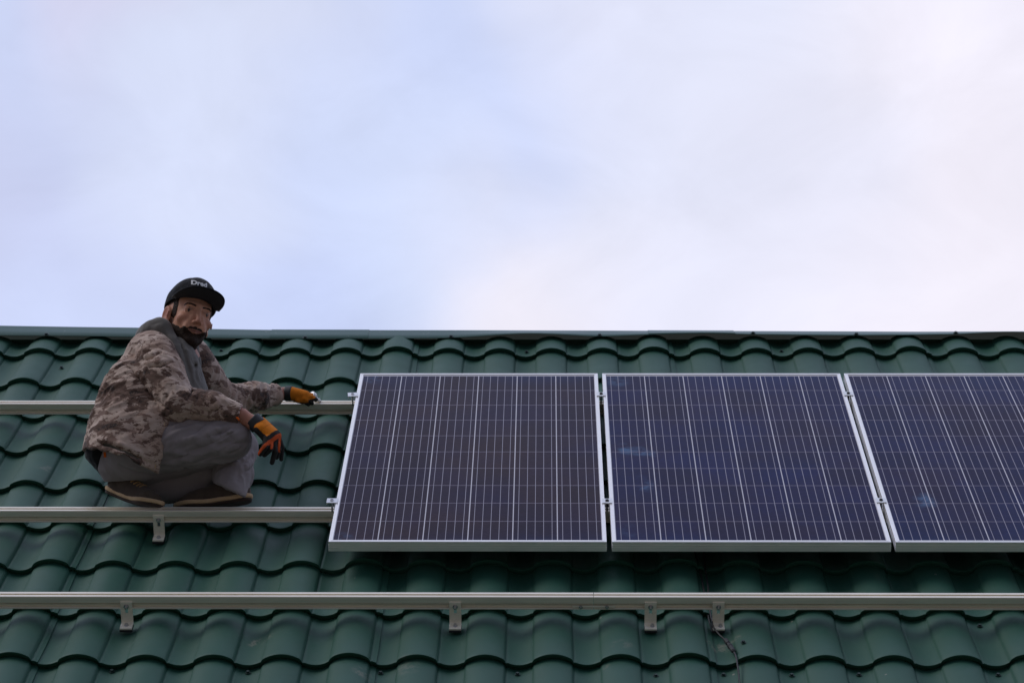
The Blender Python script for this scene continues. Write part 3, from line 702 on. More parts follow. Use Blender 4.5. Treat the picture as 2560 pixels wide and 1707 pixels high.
def warp(V_): V_ = np.array(V_, float); V_[:, 1] = np.interp(V_[:, 1], [-.3, -.118, -.085, -.045, 0, .02, .3], [-.3, -.122, -.094, -.0515, -.0045, .018, .3]); return V_
HWV = HW(warp(HV))

# ---- body under the clothes, and the bare wrists
bd = SDF(np.minimum.reduce([NS, FS, NH, NA, FWr, FA]) - .18, np.maximum.reduce([NS, FS, FWr, NWe, NK, FK]) + .16, .0055)
chest0, chest1, belly = (NS + FS) / 2 + np.array([.01, 0, -.03]), J(362, 985, -.17), J(325, 1085, -.15)
for p_, q_, ra, rb in [(NECK, chest0, .055, .09), (chest0, chest1, .10, .11), (chest1, belly, .11, .11), (NS, FS, .05, .05), (NH, FH, .09, .09), (belly, (NH + FH) / 2, .1, .1),
                       (NH, NK, .08, .05), (NK + np.array([-.02, 0, -.02]), NA, .045, .03), (FH, FK, .08, .05), (FK, FA + np.array([0, .015, .05]), .045, .026),
                       (NS, NE, .045, .036), (FS, FE, .045, .036)]: bd.cap(p_, q_, ra, rb, .02)
for e_, w_, h_ in ((NE, NWr, NWe), (FE, FWr + (FE - FWr) * .12, FWr)):
    bd.cap(e_, w_, .038, .0285, .01); bd.cap(w_, h_, .0285, .0265, .01)
bd.cap(NWe, J(668, 1082, .06), .026, .018, .01); bd.cap(FWr, JR(748, 988, .015), .024, .018, .01)
BV, BF = bd.mesh()
bc = np.tile(np.array([.42, .18, .12]), (len(BV), 1))
np_mesh('body', np.concatenate([BV, HWV]), np.concatenate([BF, HF + len(BV)]), M_skin, P, cols=np.concatenate([bc, head_cols]), relax=1)

# ---- eyes
for sx in (-1, 1):
    q = []; f = []; c_ = np.array([sx * .031, .0002, .0745]); n1, n2 = 18, 28
    for i in range(n1 + 1):
        th = math.pi * .5 * i / n1
        for k in range(n2):
            ph = 2 * math.pi * k / n2; q.append(c_ + .0132 * np.array([math.sin(th) * math.cos(ph), math.sin(th) * math.sin(ph), math.cos(th)]))
    f = [(i * n2 + k, i * n2 + (k + 1) % n2, (i + 1) * n2 + (k + 1) % n2, (i + 1) * n2 + k) for i in range(n1) for k in range(n2)]
    q = np.array(q); ang = np.degrees(np.arccos(np.clip(((q - c_) / .0132) @ np.array([-.25, -.12, .96]) / 1.0, -1, 1)))
    cc = np.where(ang[:, None] < 12, [[.004, .004, .004]], np.where(ang[:, None] < 30, [[.03, .018, .010]], [[.12, .08, .065]]))
    np_mesh('eye', HW(warp(q)), np.array(f), M_eye, P, cols=cc)

# ---- beard, moustache, eyebrows and cropped hair: raised skins grown over the head
Hn = normals(HV, HF)
def skin_patch(name, mask, thick, nscale, parent=None, seed=5):
    d = thick * mask * (.75 + .5 * vnoise(HV * nscale, seed)) - .0012 * (1 - mask) - .0002
    V2 = HV + Hn * d[:, None]; keep = (mask[HF].max(1) > .12); F2 = HF[keep]; u_, inv = np.unique(F2, return_inverse=True)
    return np_mesh(name, HW(warp(V2[u_])), inv.reshape(F2.shape), M_hair, parent or P)
def sm(e0, e1, v): t = np.clip((v - e0) / (e1 - e0), 0, 1); return t * t * (3 - 2 * t)
ax = np.abs(x)
# jaw line beard: below a line that drops from the ear to the moustache
cheek = np.interp(ax, [0, .02, .032, .045, .06, .075, .09], [-.060, -.060, -.067, -.061, -.043, -.014, -.002])
bm = sm(.006, -.006, y - cheek) * sm(-.030, -.012, z) * sm(-.135, -.122, y)
inner = sm(.95, 1.2, np.sqrt((ax / .024) ** 2 + ((y + .0762 - ax * .26) / .0050) ** 2)); front = sm(.055, .068, z)
bm = bm * np.where(z > .055, inner, 1)
skin_below = np.exp(-((ax - .016) / .012) ** 2 - ((y + .093) / .008) ** 2) * front * .0; bm = bm * (1 - skin_below)
mst = np.exp(-((y + .0605 - 0 + ax * .12) / .0062) ** 2) * sm(.030, .022, ax) * sm(.07, .08, z); bm = np.maximum(bm, np.clip(mst * .75, 0, 1))
ear = np.clip(sm(.069, .074, ax) * sm(-.036, -.030, z) * sm(.022, .014, z) * sm(.040, .034, y) * sm(-.056, -.048, y), 0, 1)
bm *= sm(.0, .6, bm + .40 * vnoise(HV * 230, 9)) * (1 - ear)
skin_patch('beard', bm, .0015, 240)
br_c = .0225 - 2.2 * (ax - .030) ** 2 * 12 * .5
em = .7 * np.exp(-((y - np.interp(ax, [.010, .02, .032, .046, .055], [.0150, .0175, .0190, .0175, .0125])) / .0034) ** 2) * sm(.009, .015, ax) * sm(.054, .046, ax) * sm(.055, .066, z)
skin_patch('eyebrow', np.clip(em * 1.4, 0, 1) * (x < 0), .0022, 300); skin_patch('eyebrow', np.clip(em * 1.4, 0, 1) * (x > 0), .0022, 300)
hair_line = np.interp(z, [-.12, -.03, -.01, .012, .03, .045, .06], [-.05, -.045, -.0, -.020, -.012, .03, .055])
hm = sm(-.002, .006, y - hair_line) * sm(.046, .034, z) * (1 - ear)
skin_patch('hair', np.clip(hm, 0, 1), .0026, 260)

# ---- cap
capM = np.array([[1, 0, 0], [0, math.cos(R(1)), -math.sin(R(1))], [0, math.sin(R(1)), math.cos(R(1))]])      # tipped back
cp0 = np.array([0, .036, -.012])
def CPT(V_): return HW(cp0 + np.array(V_) @ capM)
cs_ = SDF((-.11, -.06, -.13), (.11, .14, .13), .0025)
cs_.ell((0, .018, -.006), (.0895, .092, .1085), k=0); cs_.ell((0, .042, .030), (.073, .066, .070), k=.025)
cs_.d = np.maximum(cs_.d, -(cs_.d + .0035)); cs_.half((0, .004, 0), (0, -1, .0), .002)
V_, F_ = cs_.mesh(); a_ = np.arctan2(V_[:, 0], V_[:, 2]); Nn = normals(V_, F_)
seam = np.exp(-(np.abs(((a_ / (math.pi / 3)) % 1) - .5) / .035) ** 2) * (V_[:, 1] > .012); V_ = V_ - Nn * (.0008 * seam)[:, None] + Nn * (.0022 * vnoise(V_ * 28, 3))[:, None]
capo = np_mesh('cap', CPT(V_), F_, M_cap_cloth, P, relax=1)
V_ = []; F_ = []; nA, nB = 40, 10
for i in range(nA + 1):
    t = -1 + 2 * i / nA
    xb = .0885 * math.sin(t * 1.02); zb = -.006 + .1065 * math.cos(t * 1.02)
    xo = .094 * math.sin(t * 1.35); zo = -.006 + .108 * math.cos(t * 1.02) + .080 * (1 - abs(t) ** 3.2) ** .5
    for j in range(nB + 1):
        s_ = j / nB; X = xb * (1 - s_) + xo * s_; Z = zb * (1 - s_) + zo * s_
        V_.append((X, .010 + .009 * s_ - 1.3 * X * X * (.5 + .5 * s_), Z))
n_ = len(V_); V_ += [(a, b - .0035, c) for a, b, c in V_]
for i in range(nA):
    for j in range(nB):
        q = i * (nB + 1) + j; F_ += [(q, q + 1, q + nB + 2, q + nB + 1), (n_ + q, n_ + q + nB + 1, n_ + q + nB + 2, n_ + q + 1)]
    q = i * (nB + 1) + nB; F_.append((q, n_ + q, n_ + q + nB + 1, q + nB + 1))
for j in range(nB): F_ += [(j, n_ + j, n_ + j + 1, j + 1), (nA * (nB + 1) + j, nA * (nB + 1) + j + 1, n_ + nA * (nB + 1) + j + 1, n_ + nA * (nB + 1) + j)]
brim = np_mesh('cap_brim', CPT(V_), np.array(F_), M_cap_cloth, capo); tag(brim, 'flat black brim')
q = MB(); q.tube([CPT(p) for p in [(.0, .1125, -.004), (.0, .1165, -.004)]], [.0075, .004], 12); q.build('cap_button', M_cap_cloth, capo, True)
# white lettering embroidered across the front
def lettering(txt, size, yc, off, name):
    cu = bpy.data.curves.new(name, 'FONT'); cu.body = txt; cu.size = size; cu.align_x = 'CENTER'; cu.offset = off; cu.resolution_u = 3
    t_ = bpy.data.objects.new(name, cu); C.objects.link(t_); dg = bpy.context.evaluated_depsgraph_get(); m_ = bpy.data.meshes.new_from_object(t_.evaluated_get(dg))
    bpy.data.objects.remove(t_, do_unlink=True); b_ = bmesh.new(); b_.from_mesh(m_)
    bmesh.ops.subdivide_edges(b_, edges=[e for e in b_.edges if e.calc_length() > .004], cuts=2)
    for v in b_.verts:
        X = v.co.x - .014; Y = yc + v.co.y; base = None
        for Z in np.linspace(.13, .02, 111):                # lay it on the crown
            k0 = min(math.sqrt((X / .0895) ** 2 + ((Y - .018) / .092) ** 2 + ((Z + .006) / .1085) ** 2), math.sqrt((X / .073) ** 2 + ((Y - .042) / .066) ** 2 + ((Z - .03) / .070) ** 2))
            if k0 <= 1.035: base = Z; break
        p_ = CPT((X, Y, (base or .08) + .0065)); v.co = Vector(p_)
    b_.to_mesh(m_); b_.free(); m_.materials.append(M_white); o = bpy.data.objects.new(name, m_); C.objects.link(o); o.parent = capo; return o
tag(lettering('Dred', .027, .055, .0012, 'cap_lettering'), 'white lettering on the cap front')

# ---- jacket
lo_ = np.minimum.reduce([NS, FS, NH, FWr, NE]) - .24; hi_ = np.maximum.reduce([NS, FS, FWr, NWr, NE]) + .17
jk = SDF(lo_, hi_, .0048)
def two(f, a, b, ra, rb, k, dc0, dc1, oc0=0, oc1=0):
    """a wide trunk section: the same capsule on the near and the far side"""
    for s_, o in ((1, 0), (-1, 0), (0, 0)): f.cap(J(a[0], a[1], a[2] + s_ * dc0), J(b[0], b[1], b[2] + s_ * dc1), ra, rb, k)
two(jk, (390, 925, -.21), (352, 985, -.19), .128, .142, .012, .08, .08)
two(jk, (352, 985, -.17), (322, 1075, -.13), .142, .148, .012, .09, .09)
two(jk, (322, 1075, -.13), (302, 1160, -.10), .148, .152, .012, .09, .095)
jk.cap(J(376, 880, -.08), J(392, 905, -.10), .082, .085, .04); jk.cap(J(462, 893, -.33), J(440, 905, -.30), .075, .08, .04)
jk.cap(J(362, 1050, .0), J(350, 1160, .0), .098, .104, .015); jk.cap(J(374, 1070, .01), J(362, 1125, .015), .103, .103, .015)
sv = SDF(lo_, hi_, .0048)
sv.cap(J(388, 886, -.03), J(408, 938, .03), .076, .074, .03); sv.cap(J(408, 938, .03), NE + np.array([0, -.012, 0]), .074, .064, .03); sv.cap(NE + np.array([.005, 0, .006]), J(530, 1016, .065), .062, .052, .025); sv.cap(J(530, 1016, .065), NWr, .052, .042, .02)
sv.cap(FS, FE, .078, .058, .03); sv.cap(FE, (FE + FWr) * .5 + np.array([0, 0, .0]), .058, .050, .03); Fc = FWr + (FE - FWr) * .14
sv.cap((FE + FWr) * .5, Fc, .052, .043, .03); sv.shell(.010)
# hem: sheared off along the waist line, front edge along the zip
d_n = J(296, 1156, 0) - J(296, 1126, 0)
vw = (CW - ORG - J(300, 1130)); vw /= np.linalg.norm(vw)
def plane_px(f, a, b, side, c=0, lo=None, hi=None, k=.003):
    A_, B_ = J(a[0], a[1], c), J(b[0], b[1], c); n_ = np.cross(B_ - A_, vw) * side; f.half(A_, n_, k, lo, hi)
def hemcut(f):
    # the hem is a folded line: back piece and front piece
    A1, A2, A3 = J(200, 1122), J(300, 1134), J(396, 1184)
    n1 = np.cross(A2 - A1, vw); n1 /= np.linalg.norm(n1); n2 = np.cross(A3 - A2, vw); n2 /= np.linalg.norm(n2)
    if n1[2] > 0: n1 = -n1
    if n2[2] > 0: n2 = -n2
    sl, X, Y, Z = f.sub(f.lo, [J(440, 1100)[0], f.lo[1] + f.n[1] * f.h, J(300, 1060)[2]])
    d1 = (X - A2[0]) * n1[0] + (Y - A2[1]) * n1[1] + (Z - A2[2]) * n1[2]; d2 = (X - A2[0]) * n2[0] + (Y - A2[1]) * n2[1] + (Z - A2[2]) * n2[2]
    wob = .004 * np.sin(X * 55 + Y * 38) + .003 * np.sin(X * 120 - Y * 20)
    f.d[sl] = np.maximum(f.d[sl], np.minimum(d1, d2) + wob)
outer = jk.d.copy()
jk.shell(.011)
hemcut(jk)
# open front: everything right of the zip line below the arm
A_, B_ = J(396, 1184), J(424, 1030); nz_ = np.cross(B_ - A_, vw); nz_ /= np.linalg.norm(nz_); nz_ = nz_ if nz_[0] > 0 else -nz_
slab = jk.sub([jk.lo[0]] * 1 + [jk.lo[1], jk.lo[2]], [jk.lo[0] + jk.n[0] * jk.h, jk.lo[1] + jk.n[1] * jk.h, J(430, 1034)[2] - .01])
sl, X, Y, Z = slab; jk.d[sl] = np.maximum(jk.d[sl], (X - A_[0]) * nz_[0] + (Y - A_[1]) * nz_[1] + (Z - A_[2]) * nz_[2])
hh_ = np.clip(.5 + .5 * (sv.d - jk.d) / .011, 0, 1); jk.d = sv.d * (1 - hh_) + jk.d * hh_ - .011 * hh_ * (1 - hh_)
# open collar and chest, cuffs
jk.cap(J(452, 850, -.18), J(480, 905, -.15), .052, .047, .01, 'sub'); jk.cap(J(480, 905, -.15), J(508, 985, -.13), .047, .042, .01, 'sub'); jk.cap(J(408, 815, -.19), J(446, 850, -.19), .072, .062, .01, 'sub')
ax_n = (NWr - NE) / np.linalg.norm(NWr - NE); ax_f = (FWr - FE) / np.linalg.norm(FWr - FE)
for c_ in ([(322, 915), (345, 942), (368, 974), (397, 1002), (430, 1028)], [(484, 972), (470, 990), (458, 1012)], [(500, 982), (488, 1000), (478, 1022)], [(405, 880), (380, 896), (352, 900)], [(430, 905), (400, 915), (368, 918)],
           [(306, 908), (320, 920), (340, 926)], [(560, 1010), (540, 1024), (520, 1034)],
           [(240, 1110), (262, 1108), (300, 1120), (345, 1142), (388, 1164)]): crease(jk, c_, .0052, .009)
jk.half(NWr - ax_n * .004, ax_n, .002, NWr - .09, NWr + .12); jk.half(Fc, ax_f, .002, Fc - .09, Fc + .12)
V_, F_ = jk.mesh()
def mid(a, b, t=.5): return a + (b - a) * t
fr_ = [(J(405, 900, .02), .10, J(460, 925, .0) - J(370, 900, 0), .016, .012), (mid(NS, NE, .75), .09, J(470, 985) - J(400, 960), .013, .011), (NE, .07, J(480, 960) - J(435, 1035), .013, .012),
       (mid(NE, NWr), .09, J(560, 1030) - J(520, 990), .013, .010), (J(300, 960, -.0), .14, J(240, 985) - J(360, 940), .020, .014), (J(300, 1060, 0), .14, J(250, 1080) - J(350, 1030), .022, .012),
       (J(360, 1120, .05), .11, J(390, 1160) - J(340, 1080), .022, .009), (mid(FE, FWr, .5), .16, [0, .25, 1.], .014, .011), (FE, .10, [.2, 0, 1.], .014, .011), (mid(FS, FE, .5), .1, [.4, 0, 1.], .014, .009)]
V_ = folds(V_, F_, fr_, 40, .0007)
jacket = np_mesh('jacket', V_, F_, M_camo, P, relax=1)
# stitched hem band, zip edge, armhole seam
q = MB(); q.tube([h for h in [hit(jk, x_ - 7, y_) for x_, y_ in [(421, 1044), (418, 1060), (412, 1085), (407, 1110), (402, 1135), (397, 1158), (394, 1170)]] if h is not None], [.0022] * 2 if False else .0022, 8); q.build('zip_edge', M_mid, jacket, True)

# ---- shirt tail hanging below the jacket
sh = SDF(J(270, 1160, -.15) - .28, J(270, 1160, -.15) + .28, .006)
two(sh, (322, 1060, -.17), (318, 1135, -.17), .145, .128, .04, .07, .055); sh.shell(.010)
A_, B_ = J(200, 1128, 0), J(262, 1205, 0); n_ = np.cross(B_ - A_, vw); n_ /= np.linalg.norm(n_); n_ = n_ if n_[2] < 0 else -n_
sh.half(A_, n_); sh.half(J(270, 1120, 0), (1, 0, .2))
V_, F_ = sh.mesh(); np_mesh('shirt', folds(V_, F_, [(J(230, 1150), .1, [0, 0, 1.], .02, .006)], 3), F_, M_shirt, P, relax=1)
# dark underside between hem and seat
sb = SDF(J(250, 1160, -.12) - .2, J(250, 1160, -.12) + .2, .006)
sb.cap(J(252, 1130, -.13), J(268, 1178, -.13), .062, .030, .02); sb.cap(J(252, 1130, -.06), J(268, 1178, -.08), .055, .028, .02)
V_, F_ = sb.mesh(); np_mesh('shirt_tail', folds(V_, F_, [(J(230, 1150), .1, [.3, 0, 1.], .02, .006)], 9), F_, M_shirt, P, relax=1)

# ---- hoodie
ho = SDF(np.minimum(NS, FS) - .24, np.maximum(NS, FS) + .26, .0045)
two(ho, (430, 895, -.19), (462, 990, -.18), .085, .085, .04, .07, .06)
ho.cap(J(385, 850, -.12), J(455, 905, -.12), .055, .05, .03)
ho.shell(.012)
ho2 = SDF(ho.lo, ho.lo + ho.n * ho.h, ho.h); ho2.n = ho.n.copy(); ho2.d = np.full(ho2.n, .5, np.float32)
ho2.cap(J(366, 842, -.15), J(366, 842, -.27), .042, .042, .02); ho2.cap(J(380, 828, -.10), J(380, 828, -.28), .040, .040, .02)       # hood lying on the back
ho2.cap(J(402, 818, -.08), J(400, 815, -.24), .034, .036, .02)
ho2.cap(J(408, 824, -.085), J(432, 862, -.075), .031, .029, .02); ho2.cap(J(432, 862, -.075), J(458, 912, -.095), .029, .026, .02); ho2.cap(J(458, 912, -.095), J(482, 975, -.13), .026, .022, .02)
ho2.cap(J(420, 812, -.28), J(478, 858, -.28), .028, .022, .02); ho2.cap(J(484, 868, -.25), J(487, 905, -.2), .022, .020, .02); ho2.cap(J(487, 905, -.2), J(496, 975, -.17), .021, .02, .02)
ho.d = np.minimum(ho.d, ho2.d)
for c_ in ([(432, 812), (446, 845), (462, 885), (474, 925), (482, 960)], [(392, 802), (412, 832), (434, 872), (452, 905)], [(352, 818), (378, 812), (404, 806)], [(490, 880), (488, 915), (493, 955)]): crease(ho, c_, .0045, .009, .010)
ho.cap(HW([(0, -.09, -.02)])[0], HW([(0, -.16, -.02)])[0], .058, .062, .012, 'sub')
V_, F_ = ho.mesh()
V_ = folds(V_, F_, [(J(375, 835, -.1), .09, J(340, 830) - J(420, 800), .02, .005), (J(440, 885, -.1), .08, J(430, 850) - J(470, 930), .014, .005), (J(480, 945, -.12), .08, J(475, 900) - J(490, 980), .014, .006)], 60, .0008)
hoodie = np_mesh('hoodie', V_, F_, M_hood, P, relax=1)
for pts in ([J(464, 893, -.075), J(470, 925, -.07), J(478, 955, -.075), J(481, 978, -.08)], [J(488, 888, -.165), J(490, 920, -.135), J(497, 948, -.13), J(496, 966, -.13)]):
    q = MB(); q.tube(smooth_path(pts, 16), .0032, 8); q.build('drawstring', M_hood, hoodie, True)

# ---- trousers
tr = SDF(np.minimum.reduce([NH, FH, NA, FA]) - .20, np.maximum.reduce([NK, FK, NH]) + .14, .0048)
tr.cap(J(334, 1128, -.05), J(338, 1126, -.23), .112, .112, .03)
tr.cap(J(345, 1118, -.04), NK, .108, .074, .04); tr.cap(FH, FK, .108, .078, .006)
NM = J(450, 1150, -.11); tr.cap(J(566, 1122, -.06), NM, .050, .056, .004); tr.cap(NM, NA, .056, .054, .02)
tr.cap(FK, FK * .45 + FA * .55, .074, .070, .012); tr.cap(FK * .45 + FA * .55, J(574, 1240, -.045), .068, .058, .02)
tr.cap(J(520, 1178, -.17), J(400, 1190, -.18), .055, .05, .01)
tr.cap(J(380, 1226, -.19), J(500, 1222, -.2), .052, .052, .02)
tr.cap(J(282, 1160, -.07), J(292, 1190, -.10), .060, .052, .03)
tr.cap(J(320, 1070, -.10), J(320, 1070, -.2), .12, .12, .04)
A_, B_ = J(530, 1198, 0), J(612, 1243, 0); n_ = np.cross(B_ - A_, vw); n_ /= np.linalg.norm(n_); n_ = n_ if n_[2] < 0 else -n_
tr.half(A_, n_, .002, J(500, 1290, .3), J(660, 1190, -.4))
A_, B_ = J(268, 1205, 0), J(375, 1196, 0); n_ = np.cross(B_ - A_, vw); n_ /= np.linalg.norm(n_); n_ = n_ if n_[2] < 0 else -n_
tr.half(A_, n_, .004, J(200, 1300, .3), J(384, 1170, -.4))
for c_ in ([(617, 1099), (596, 1107), (566, 1108), (536, 1106), (501, 1117), (470, 1130), (435, 1146)], [(594, 1074), (576, 1088), (555, 1098), (530, 1104)],
           [(570, 1070), (548, 1084), (520, 1094)], [(603, 1150), (560, 1163), (505, 1169), (450, 1163)], [(592, 1128), (540, 1140), (490, 1148), (430, 1160)], [(520, 1062), (498, 1080), (470, 1096)],
           [(634, 1160), (612, 1180), (586, 1194)], [(630, 1140), (606, 1160), (580, 1170)], [(300, 1165), (340, 1180), (400, 1184)]): crease(tr, c_)
V_, F_ = tr.mesh()
V_ = folds(V_, F_, [(J(470, 1085, .08), .12, J(600, 1060) - J(430, 1130), .020, .016), (J(575, 1090, .08), .08, J(620, 1070) - J(520, 1125), .013, .010), (J(520, 1130, .06), .12, J(620, 1100) - J(400, 1165), .020, .014),
                    (J(420, 1100, .08), .09, J(450, 1060) - J(410, 1150), .022, .018), (J(590, 1190, -.1), .10, J(600, 1130) - J(560, 1240), .020, .013), (J(400, 1190, .02), .12, J(520, 1190) - J(300, 1190), .020, .007), (J(270, 1165, 0), .07, J(270, 1130) - J(290, 1200), .03, .004)], 90, .0008)
trousers = np_mesh('trousers', V_, F_, M_trou, P, relax=1)
for nm, pts, r_ in (('seam', [J(424, 1062, .13), J(443, 1066, .132), J(455, 1058, .13), J(456, 1045, .115)], .0016), ('pocket_edge', [J(540, 1100, .115), J(570, 1105, .11), (J(600, 1100, .09)), J(618, 1092, .075)], .003)):
    pass
q = MB(); q.box((-.0045, -.002, -.024), (.0045, .002, .0), Matrix.Translation(Vector(hit(tr, 262, 1128)) + Vector((0, -.004, 0))) @ Matrix.Rotation(-.12, 4, 'Y')); tag(q.build('pocket_tab', M_orange, trousers), 'orange tab at the back pocket')

# ---- shoes
def shoe(name, loc, yaw_, pitch_, lift, L_=.285, laces=True, roll_=0):
    """x to the toe, y to the left, z up; heel lifted so that the sole bends behind the ball"""
    ca, sa = math.cos(yaw_), math.sin(yaw_); Rz = np.array([[ca, -sa, 0], [sa, ca, 0], [0, 0, 1]])
    cb2, sb2 = math.cos(pitch_), math.sin(pitch_); Ry = np.array([[cb2, 0, sb2], [0, 1, 0], [-sb2, 0, cb2]])
    cr, sr = math.cos(roll_), math.sin(roll_); Rx = np.array([[1, 0, 0], [0, cr, -sr], [0, sr, cr]]); RR = Rz @ Ry @ Rx
    def T(V_):
        V_ = np.array(V_, float); k = L_ / .285; V_ = V_ * k
        b_ = np.clip(.02 * k - V_[:, 0], 0, None); V_ = V_.copy(); V_[:, 2] += lift * (b_ / (.16 * k)) ** 1.35
        return np.array(loc) + V_ @ RR.T
    def outline(grow):
        s = SDF((-.17, -.07, -.01), (.15, .07, .045), .0035)
        return s
    def slab(z0, z1, gr):
        s = SDF((-.175, -.075, z0 - .012), (.155, .075, z1 + .012), .0032)
        s.cap((-.105, .0, 0), (-.03, .004, 0), .031 + gr, .027 + gr, .01); s.cap((-.03, .004, 0), (.065, .0, 0), .030 + gr, .043 + gr, .02); s.cap((.065, 0, 0), (.095, -.004, 0), .043 + gr, .036 + gr, .01)
        zz = (s.lo[2] + np.arange(s.n[2]) * s.h)[None, None, :]
        mid_ = s.d[:, :, int(round((0 - s.lo[2]) / s.h))][:, :, None] if s.lo[2] <= 0 <= s.lo[2] + s.n[2] * s.h else None
        return s, zz
    # 2-D outline distance extruded
    def extr(z0, z1, gr):
        s = SDF((-.175, -.075, -.01), (.155, .075, .01), .0032)
        for a, b, ra, rb in (((-.105, 0, 0), (-.03, .004, 0), .031, .027), ((-.03, .004, 0), (.065, 0, 0), .030, .043), ((.065, 0, 0), (.095, -.004, 0), .043, .036)): s.cap(a, b, ra + gr, rb + gr, .02)
        o2 = s.d[:, :, int(round(.01 / s.h))]
        t = SDF((-.175, -.075, z0 - .01), (.155, .075, z1 + .01), .0032); zz = (t.lo[2] + np.arange(t.n[2]) * t.h)[None, None, :]
        w = np.stack([o2[:, :, None] + 0 * zz + .004, np.abs(zz - (z0 + z1) / 2) - (z1 - z0) / 2 + .004 + 0 * o2[:, :, None]]); t.d = (np.sqrt((np.maximum(w, 0) ** 2).sum(0)) + np.minimum(w.max(0), 0) - .004).astype(np.float32)
        return t.mesh()
    u = SDF((-.16, -.07, 0.0), (.15, .07, .14), .0036)
    u.cap((-.100, 0, .035), (-.085, 0, .072), .031, .030, .02); u.cap((-.07, 0, .03), (.06, 0, .026), .030, .036, .02); u.cap((.06, 0, .026), (.095, -.004, .022), .036, .029, .015)
    u.cap((-.055, 0, .068), (.03, 0, .045), .028, .026, .02); u.cap((-.075, 0, .08), (-.055, 0, .098), .034, .036, .01)
    u.half((0, 0, .014), (0, 0, -1)); u.cap((-.07, 0, .088), (-.058, 0, .15), .024, .030, .004, 'sub'); u.half((0, 0, .084), (.12, 0, 1), .004)
    def topz(x_, y_=0.):
        i, j = int(round((x_ - u.lo[0]) / u.h)), int(round((y_ - u.lo[1]) / u.h)); c_ = np.where(u.d[i, j] < 0)[0]
        return u.lo[2] + c_.max() * u.h if len(c_) else .04
    V_, F_ = u.mesh(); V_ = folds(V_, F_, [((.03, 0, .05), .05, (0, 1, .05), .014, .0025)], 5, .0008)
    so = np_mesh(name, T(V_), F_, M_shoe, P, relax=1)
    V_, F_ = extr(.0105, .026, .0025); np_mesh('midsole', T(V_), F_, M_mid, so, relax=1)
    V_, F_ = extr(.0, .0115, .0); np_mesh('outsole', T(V_), F_, M_out, so, relax=1)
    if laces:
        for i in range(5):
            xx = -.030 + i * .015; zt_ = topz(xx); q = MB()
            q.tube(T([(xx, -.024, topz(xx, -.024) + .001), (xx + .003, -.014, topz(xx, -.014) + .002), (xx + .004, 0, zt_ + .003), (xx + .003, .014, topz(xx, .014) + .002), (xx, .024, topz(xx, .024) + .001)]), .0034, 8); q.build('lace', M_lace, so, True)
    q = MB(); pts = [(-.062 + .036 * math.cos(t), .036 * math.sin(t), .0875 - .12 * .036 * math.cos(t)) for t in np.linspace(0, 2 * math.pi, 25)]; q.tube(T(pts), .0042, 8); q.build('collar', M_lace if laces else M_shoe, so, True)
    q = MB(); q.tube(T([(-.099, 0, .078), (-.106, 0, .09), (-.100, 0, .099), (-.094, 0, .09)]), .004, 8); q.build('heel_tab', M_lace, so, True)
    return so
SHO = J(340, 1262, -.065)
shoe('shoe', J(334, 1262, -.075), R(-30), R(12), .036, .30)
shoe('shoe', J(530, 1272, -.105), R(180 - 10), R(1.5), .020, .325, laces=False)

# ---- gloves
OR, DK, RD = np.array([.75, .22, .015]), np.array([.022, .022, .020]), np.array([.55, .085, .02])
def glove_mesh(V_, F_, colfn, name='glove', par=None, relax=1):
    return np_mesh(name, V_, F_, M_glove, par or P, cols=colfn(V_), relax=relax)
# near hand hangs from the wrist over the knee
gc = J(672, 1085, .06); gl = SDF(gc - .12, gc + .12, .0026)
w0, k0 = J(645, 1062, .065), J(678, 1092, .062)
gl.cap(w0, k0, .030, .028, .01); gl.cap(J(650, 1072, .09), J(672, 1100, .08), .018, .018, .02); gl.cap(J(655, 1055, .04), J(692, 1088, .04), .018, .017, .02)
fing = [([(667, 1096, .098), (662, 1117, .115), (651, 1134, .108)], .0125, 'thumb'),
        ([(674, 1101, .082), (676, 1122, .095), (661, 1137, .088)], .0112, 'f'),
        ([(682, 1103, .066), (688, 1130, .074), (680, 1156, .066)], .0112, 'f'),
        ([(690, 1099, .048), (697, 1124, .054), (692, 1143, .046)], .0108, 'f'),
        ([(695, 1092, .032), (705, 1118, .034), (703, 1148, .026)], .0100, 'f')]
for pts, r_, _ in fing:
    pp = [J(*p) for p in pts]; gl.cap(mid(k0, pp[0], .4), pp[0], .016, r_ + .001, .006); gl.cap(pp[0], pp[1], r_ + .001, r_, .002); gl.cap(pp[1], pp[2], r_, r_ - .0022, .002)
V_, F_ = gl.mesh()
def nearcol(V_):
    t = (V_ - w0) @ (k0 - w0) / ((k0 - w0) @ (k0 - w0)); c = np.where((t < .95)[:, None], OR, DK); c = np.where(((t >= .45) & (t < .5))[:, None], OR * .8, c)
    # knuckle piping and finger side panels
    kn = (t > 1.18) & (t < 1.36); c = np.where(kn[:, None], RD, c); dn = V_[:, 2] - np.interp(V_[:, 0], [w0[0], k0[0]], [w0[2], k0[2]])
    pal = dn < -.020; c = np.where((pal & (t < 1.0))[:, None], DK, c)
    st = (np.abs(((V_[:, 0] - w0[0]) * 43) % 1 - .5) < .16) & (t > 1.36) & (V_[:, 2] > J(680, 1140)[2]); c = np.where(st[:, None], RD, c)
    return c
gn = glove_mesh(V_, F_, nearcol); gn['label'] = 'orange and black glove on the hanging hand'
cf = SDF(w0 - .08, w0 + .08, .0026); cf.cap(J(631, 1049, .065), J(648, 1066, .065), .033, .034, 0)
for p_, s_ in ((J(630, 1049, .065), -1), (J(647, 1064, .065), 1)): cf.half(p_, (k0 - w0) * s_, .002)
V_, F_ = cf.mesh(); np_mesh('cuff', V_, F_, M_black, gn, relax=1)
